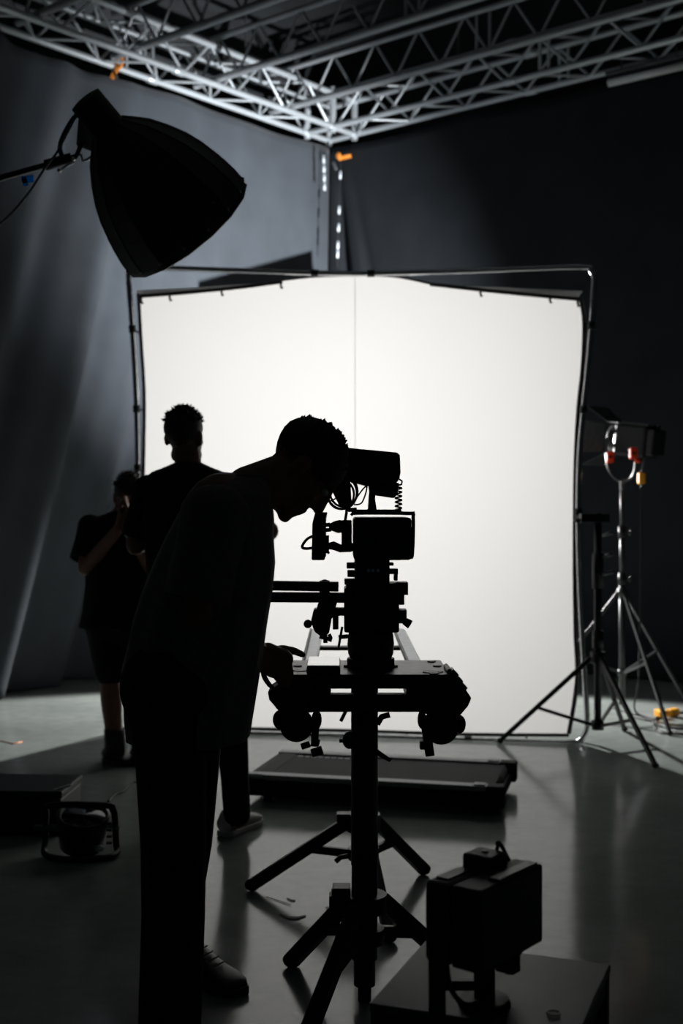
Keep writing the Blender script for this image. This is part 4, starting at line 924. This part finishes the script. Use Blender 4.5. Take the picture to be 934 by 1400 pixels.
def sleeve(a_, b_, r0, r1, rip=.04):
    ax, u_, w_ = frame(V(b_)-V(a_)); rg_ = []
    for th in (1.5, 1.1, .7, .35): rg_.append([V(a_)-ax*(r0*.8*math.sin(th))+(u_*math.cos(q_)+w_*math.sin(q_))*(r0*math.cos(th)) for q_ in [2*math.pi*i/24 for i in range(24)]])
    for k in range(7):
        t = k/6; c_ = V(a_).lerp(V(b_), t); r_ = r0+(r1-r0)*t
        rg_.append([c_+u_*(r_*(1+rip*math.sin(5*q_+k))*math.cos(q_))+w_*(r_*(1+rip*math.sin(4*q_+k*.7))*math.sin(q_)) for q_ in [2*math.pi*i/24 for i in range(24)]])
    return rg_
MB().loft(sleeve(P(297, 702, 3.0), P(270, 822, 2.96), .085, .078), cap=False).build('sleeve', 'shirt_charcoal', op, solid=.004)
MB().loft(sleeve(P(335, 705, 3.22), P(320, 810, 3.3), .075, .07), cap=False).build('sleeve', 'shirt_charcoal', op, solid=.004)
MB().tube([p for p in ring(319, 367, 652, OD+.03, .071, 40)], .007, 6, True).build('collar', 'shirt_charcoal', op)
m = MB()
m.chain([P(232, 940, 3.04), P(252, 940, 3.2)], [.125, .125])
m.chain([P(230, 960, 3.03), P(233, 1025, 3.01), P(237, 1155, 2.99), P(237, 1250, 3.0), P(232, 1400, 3.03), V((P(231, 1400, 3.03).x, 3.04, .07))], [.105, .088, .080, .078, .078, .075])
m.chain([P(252, 960, 3.22), P(256, 1020, 3.26), P(253, 1150, 3.40), P(245, 1220, 3.50), P(237, 1282, 3.60)], [.105, .090, .076, .070, .060])
m.remesh('trousers', 'trouser_black', op, .009, 3)
shoe(op, G(246, 1328), G(331, 1363), .105, 'shoe_dark', 'shoe_dark', .050, 'pale_print')
nf = near[2]; shoe(op, (nf.x-.05, nf.y+.03), (nf.x+.22, nf.y-.05), .10, 'shoe_dark', 'shoe_dark', .050, 'pale_print')

# ---- second person, back to us ----------------------------------------------------
MD = 5.14
p2 = thing('person', 'person with short curly hair standing with their back turned, in black top and pale shoes', 'person', V((P(275, 690, MD).x, MD, 0)))
m = MB(); hc2 = P(252, 597, MD); Rh, qh = head(m, hc2, (0, -.02, 1), (.30, .95, 0), 1.0)
m.chain([P(257, 655, MD), P(257, 632, MD), P(254, 605, MD)], [.066, .056, .055])
m.chain([P(257, 668, MD), P(257, 730, MD), P(257, 800, MD), P(259, 870, MD)], [.10, .13, .125, .14])
m.chain([P(215, 668, MD), P(300, 668, MD)], [.062, .062])
ra = [P(308, 672, MD), P(367, 726, MD+.03), P(318, 716, MD+.27)]; m.chain(ra, [.055, .044, .03])
la = [P(207, 672, MD), P(186, 745, MD+.05), P(232, 722, MD+.28)]; m.chain(la, [.055, .044, .03])
for w_, sg in ((ra[2], -1), (la[2], 1)):
    m.chain([w_, w_+V((sg*.07, .01, .03))], [.028, .032])
    for k in range(4):
        b = w_+V((sg*.09, .02, .055-.02*k)); finger(m, [b, b+V((sg*.035, .005, .01)), b+V((sg*.06, -.005, .0)), b+V((sg*.075, -.02, -.004))], .0088)
    b = w_+V((sg*.03, 0, .045)); finger(m, [b, b+V((sg*.025, -.02, .03)), b+V((sg*.045, -.03, .04))], .0095)
rl = [P(285, 880, MD), P(316, 1000, MD), P(323, 1115, MD+.02)]; ll = [P(235, 880, MD), P(232, 1000, MD), P(232, 1115, MD+.02)]
for l_ in (rl, ll): m.chain(l_, [.085, .055, .04]); m.chain([l_[2], V((l_[2].x, l_[2].y, .07))], [.038, .04])
m.remesh('body', 'skin', p2, .007, 3); eyes(p2, qh, Rh, 1.0); hair(p2, qh, Rh, 1.0, 340, .020, 21)
rows = [(240, 275, 633, MD, .062), (226, 288, 639, MD, .085), (208, 306, 646, MD, .10), (196, 320, 656, MD, .11), (192, 324, 672, MD, .12), (196, 320, 720, MD, .14), (203, 313, 790, MD, .145), (204, 313, 860, MD, .15), (206, 314, 905, MD, .155)]
rr = interp(rows, 4); MB().loft([ring(a_, b_, y, d, ry, 56, .012*min(1, i/20), 9, y*.01, .9) for i, (a_, b_, y, d, ry) in enumerate(rr)], cap=False).build('shirt', 'shirt_black', p2, solid=.004)
for q0_, q1_ in ((P(309, 668, MD), P(357, 714, MD+.02)), (P(206, 668, MD), P(189, 732, MD+.04))): MB().loft(sleeve(q0_, q1_, .068, .066), cap=False).build('sleeve', 'shirt_black', p2, solid=.004)
m = MB(); m.chain([P(238, 878, MD), P(282, 878, MD)], [.13, .13])
m.chain([P(286, 890, MD), P(315, 990, MD), P(321, 1060, MD), P(324, 1112, MD+.02)], [.10, .072, .060, .058]); m.chain([P(234, 890, MD), P(232, 990, MD), P(232, 1060, MD), P(232, 1114, MD+.02)], [.10, .072, .06, .058])
m.remesh('trousers', 'trouser_black', p2, .01, 3)
shoe(p2, G(307, 1144), G(352, 1124), .115, 'shoe_white', 'shoe_white', .05); shoe(p2, G(225, 1146), G(240, 1110), .10, 'shoe_white', 'shoe_white', .05)

# ---- third person by the drape, hands raised to the face ------------------------------
LD = 6.56
p3 = thing('person', 'person in shorts and boots with bowed head, both hands raised to the face', 'person', V((P(170, 690, LD).x, LD, 0)))
m = MB(); hc2 = P(177, 679, LD); Rh, qh = head(m, hc2, (.03, -.30, .95), (.15, -.93, -.32), 1.03)
m.chain([P(170, 712, LD), P(173, 692, LD)], [.07, .06])
m.chain([P(167, 725, LD), P(166, 780, LD), P(165, 845, LD)], [.12, .14, .14]); m.chain([P(132, 722, LD), P(203, 722, LD)], [.06, .06])
la = [P(124, 722, LD), P(118, 776, LD-.08), P(163, 722, LD-.26)]; ra = [P(208, 722, LD), P(208, 778, LD-.08), P(176, 722, LD-.26)]
for A_, sg in ((la, 1), (ra, -1)):
    m.chain(A_, [.055, .043, .028]); w_ = A_[2]; m.chain([w_, w_+V((sg*.02, .01, .07))], [.026, .03])
    for k in range(4):
        b = w_+V((sg*.0, -.03+.02*k, .09)); finger(m, [b, b+V((sg*.012, .005, .035)), b+V((sg*.02, .02, .055)), b+V((sg*.02, .035, .068))], .0088)
    b = w_+V((sg*.03, .03, .04)); finger(m, [b, b+V((sg*.02, .03, .03)), b+V((sg*.02, .04, .05))], .0095)
l1_ = [P(146, 850, LD), P(150, 932, LD), P(157, 1018, LD+.02)]; l2_ = [P(186, 850, LD), P(191, 932, LD), P(194, 1018, LD+.02)]
for l_ in (l1_, l2_): m.chain([l_[0], l_[1], l_[1].lerp(l_[2], .35), l_[2]], [.085, .056, .056, .04]); m.chain([l_[2], V((l_[2].x, l_[2].y, .07))], [.038, .04])
m.remesh('body', 'skin', p3, .007, 3); eyes(p3, qh, Rh, 1.03); hair(p3, qh, Rh, 1.03, 200, .02, 31)
rows = [(155, 192, 699, LD, .075), (140, 205, 704, LD, .10), (120, 216, 712, LD, .115), (114, 220, 722, LD, .125), (118, 216, 760, LD, .15), (118, 213, 800, LD, .155), (114, 215, 835, LD, .16), (109, 217, 857, LD, .165)]
rr = interp(rows, 4); MB().loft([ring(a_, b_, y, d, ry, 56, .012*min(1, i/16), 9, y*.01, .9) for i, (a_, b_, y, d, ry) in enumerate(rr)], cap=False).build('shirt', 'shirt_black', p3, solid=.004)
for q0_, q1_ in ((P(126, 718, LD), P(115, 766, LD-.07)), (P(207, 718, LD), P(209, 766, LD-.07))): MB().loft(sleeve(q0_, q1_, .07, .072), cap=False).build('sleeve', 'shirt_black', p3, solid=.004)
m = MB(); m.chain([P(148, 852, LD), P(184, 852, LD)], [.13, .13]); m.chain([P(145, 862, LD), P(150, 918, LD)], [.105, .082]); m.chain([P(187, 862, LD), P(191, 918, LD)], [.105, .082]); m.remesh('shorts', 'shorts_dark', p3, .01, 3)
for l_ in (l1_, l2_): 
    m = MB(); c_ = l_[2]; m.cyl(V((c_.x, c_.y, .06)), V((c_.x, c_.y, .19)), .054, .058, 16); m.build('boot_shaft', 'shoe_dark', p3)
shoe(p3, G(146, 1041), G(182, 1047), .10, 'shoe_dark', 'shoe_dark', .052); shoe(p3, G(184, 1041), G(222, 1046), .10, 'shoe_dark', 'shoe_dark', .052)
wr = P(192, 718, LD-.2); MB().lathe(ra[2].lerp(ra[1], .12), ra[2]-ra[1], [(-.012, .034), (.012, .034)], 16, cap=False).build('wristwatch', 'aluminium', p3, solid=.004)
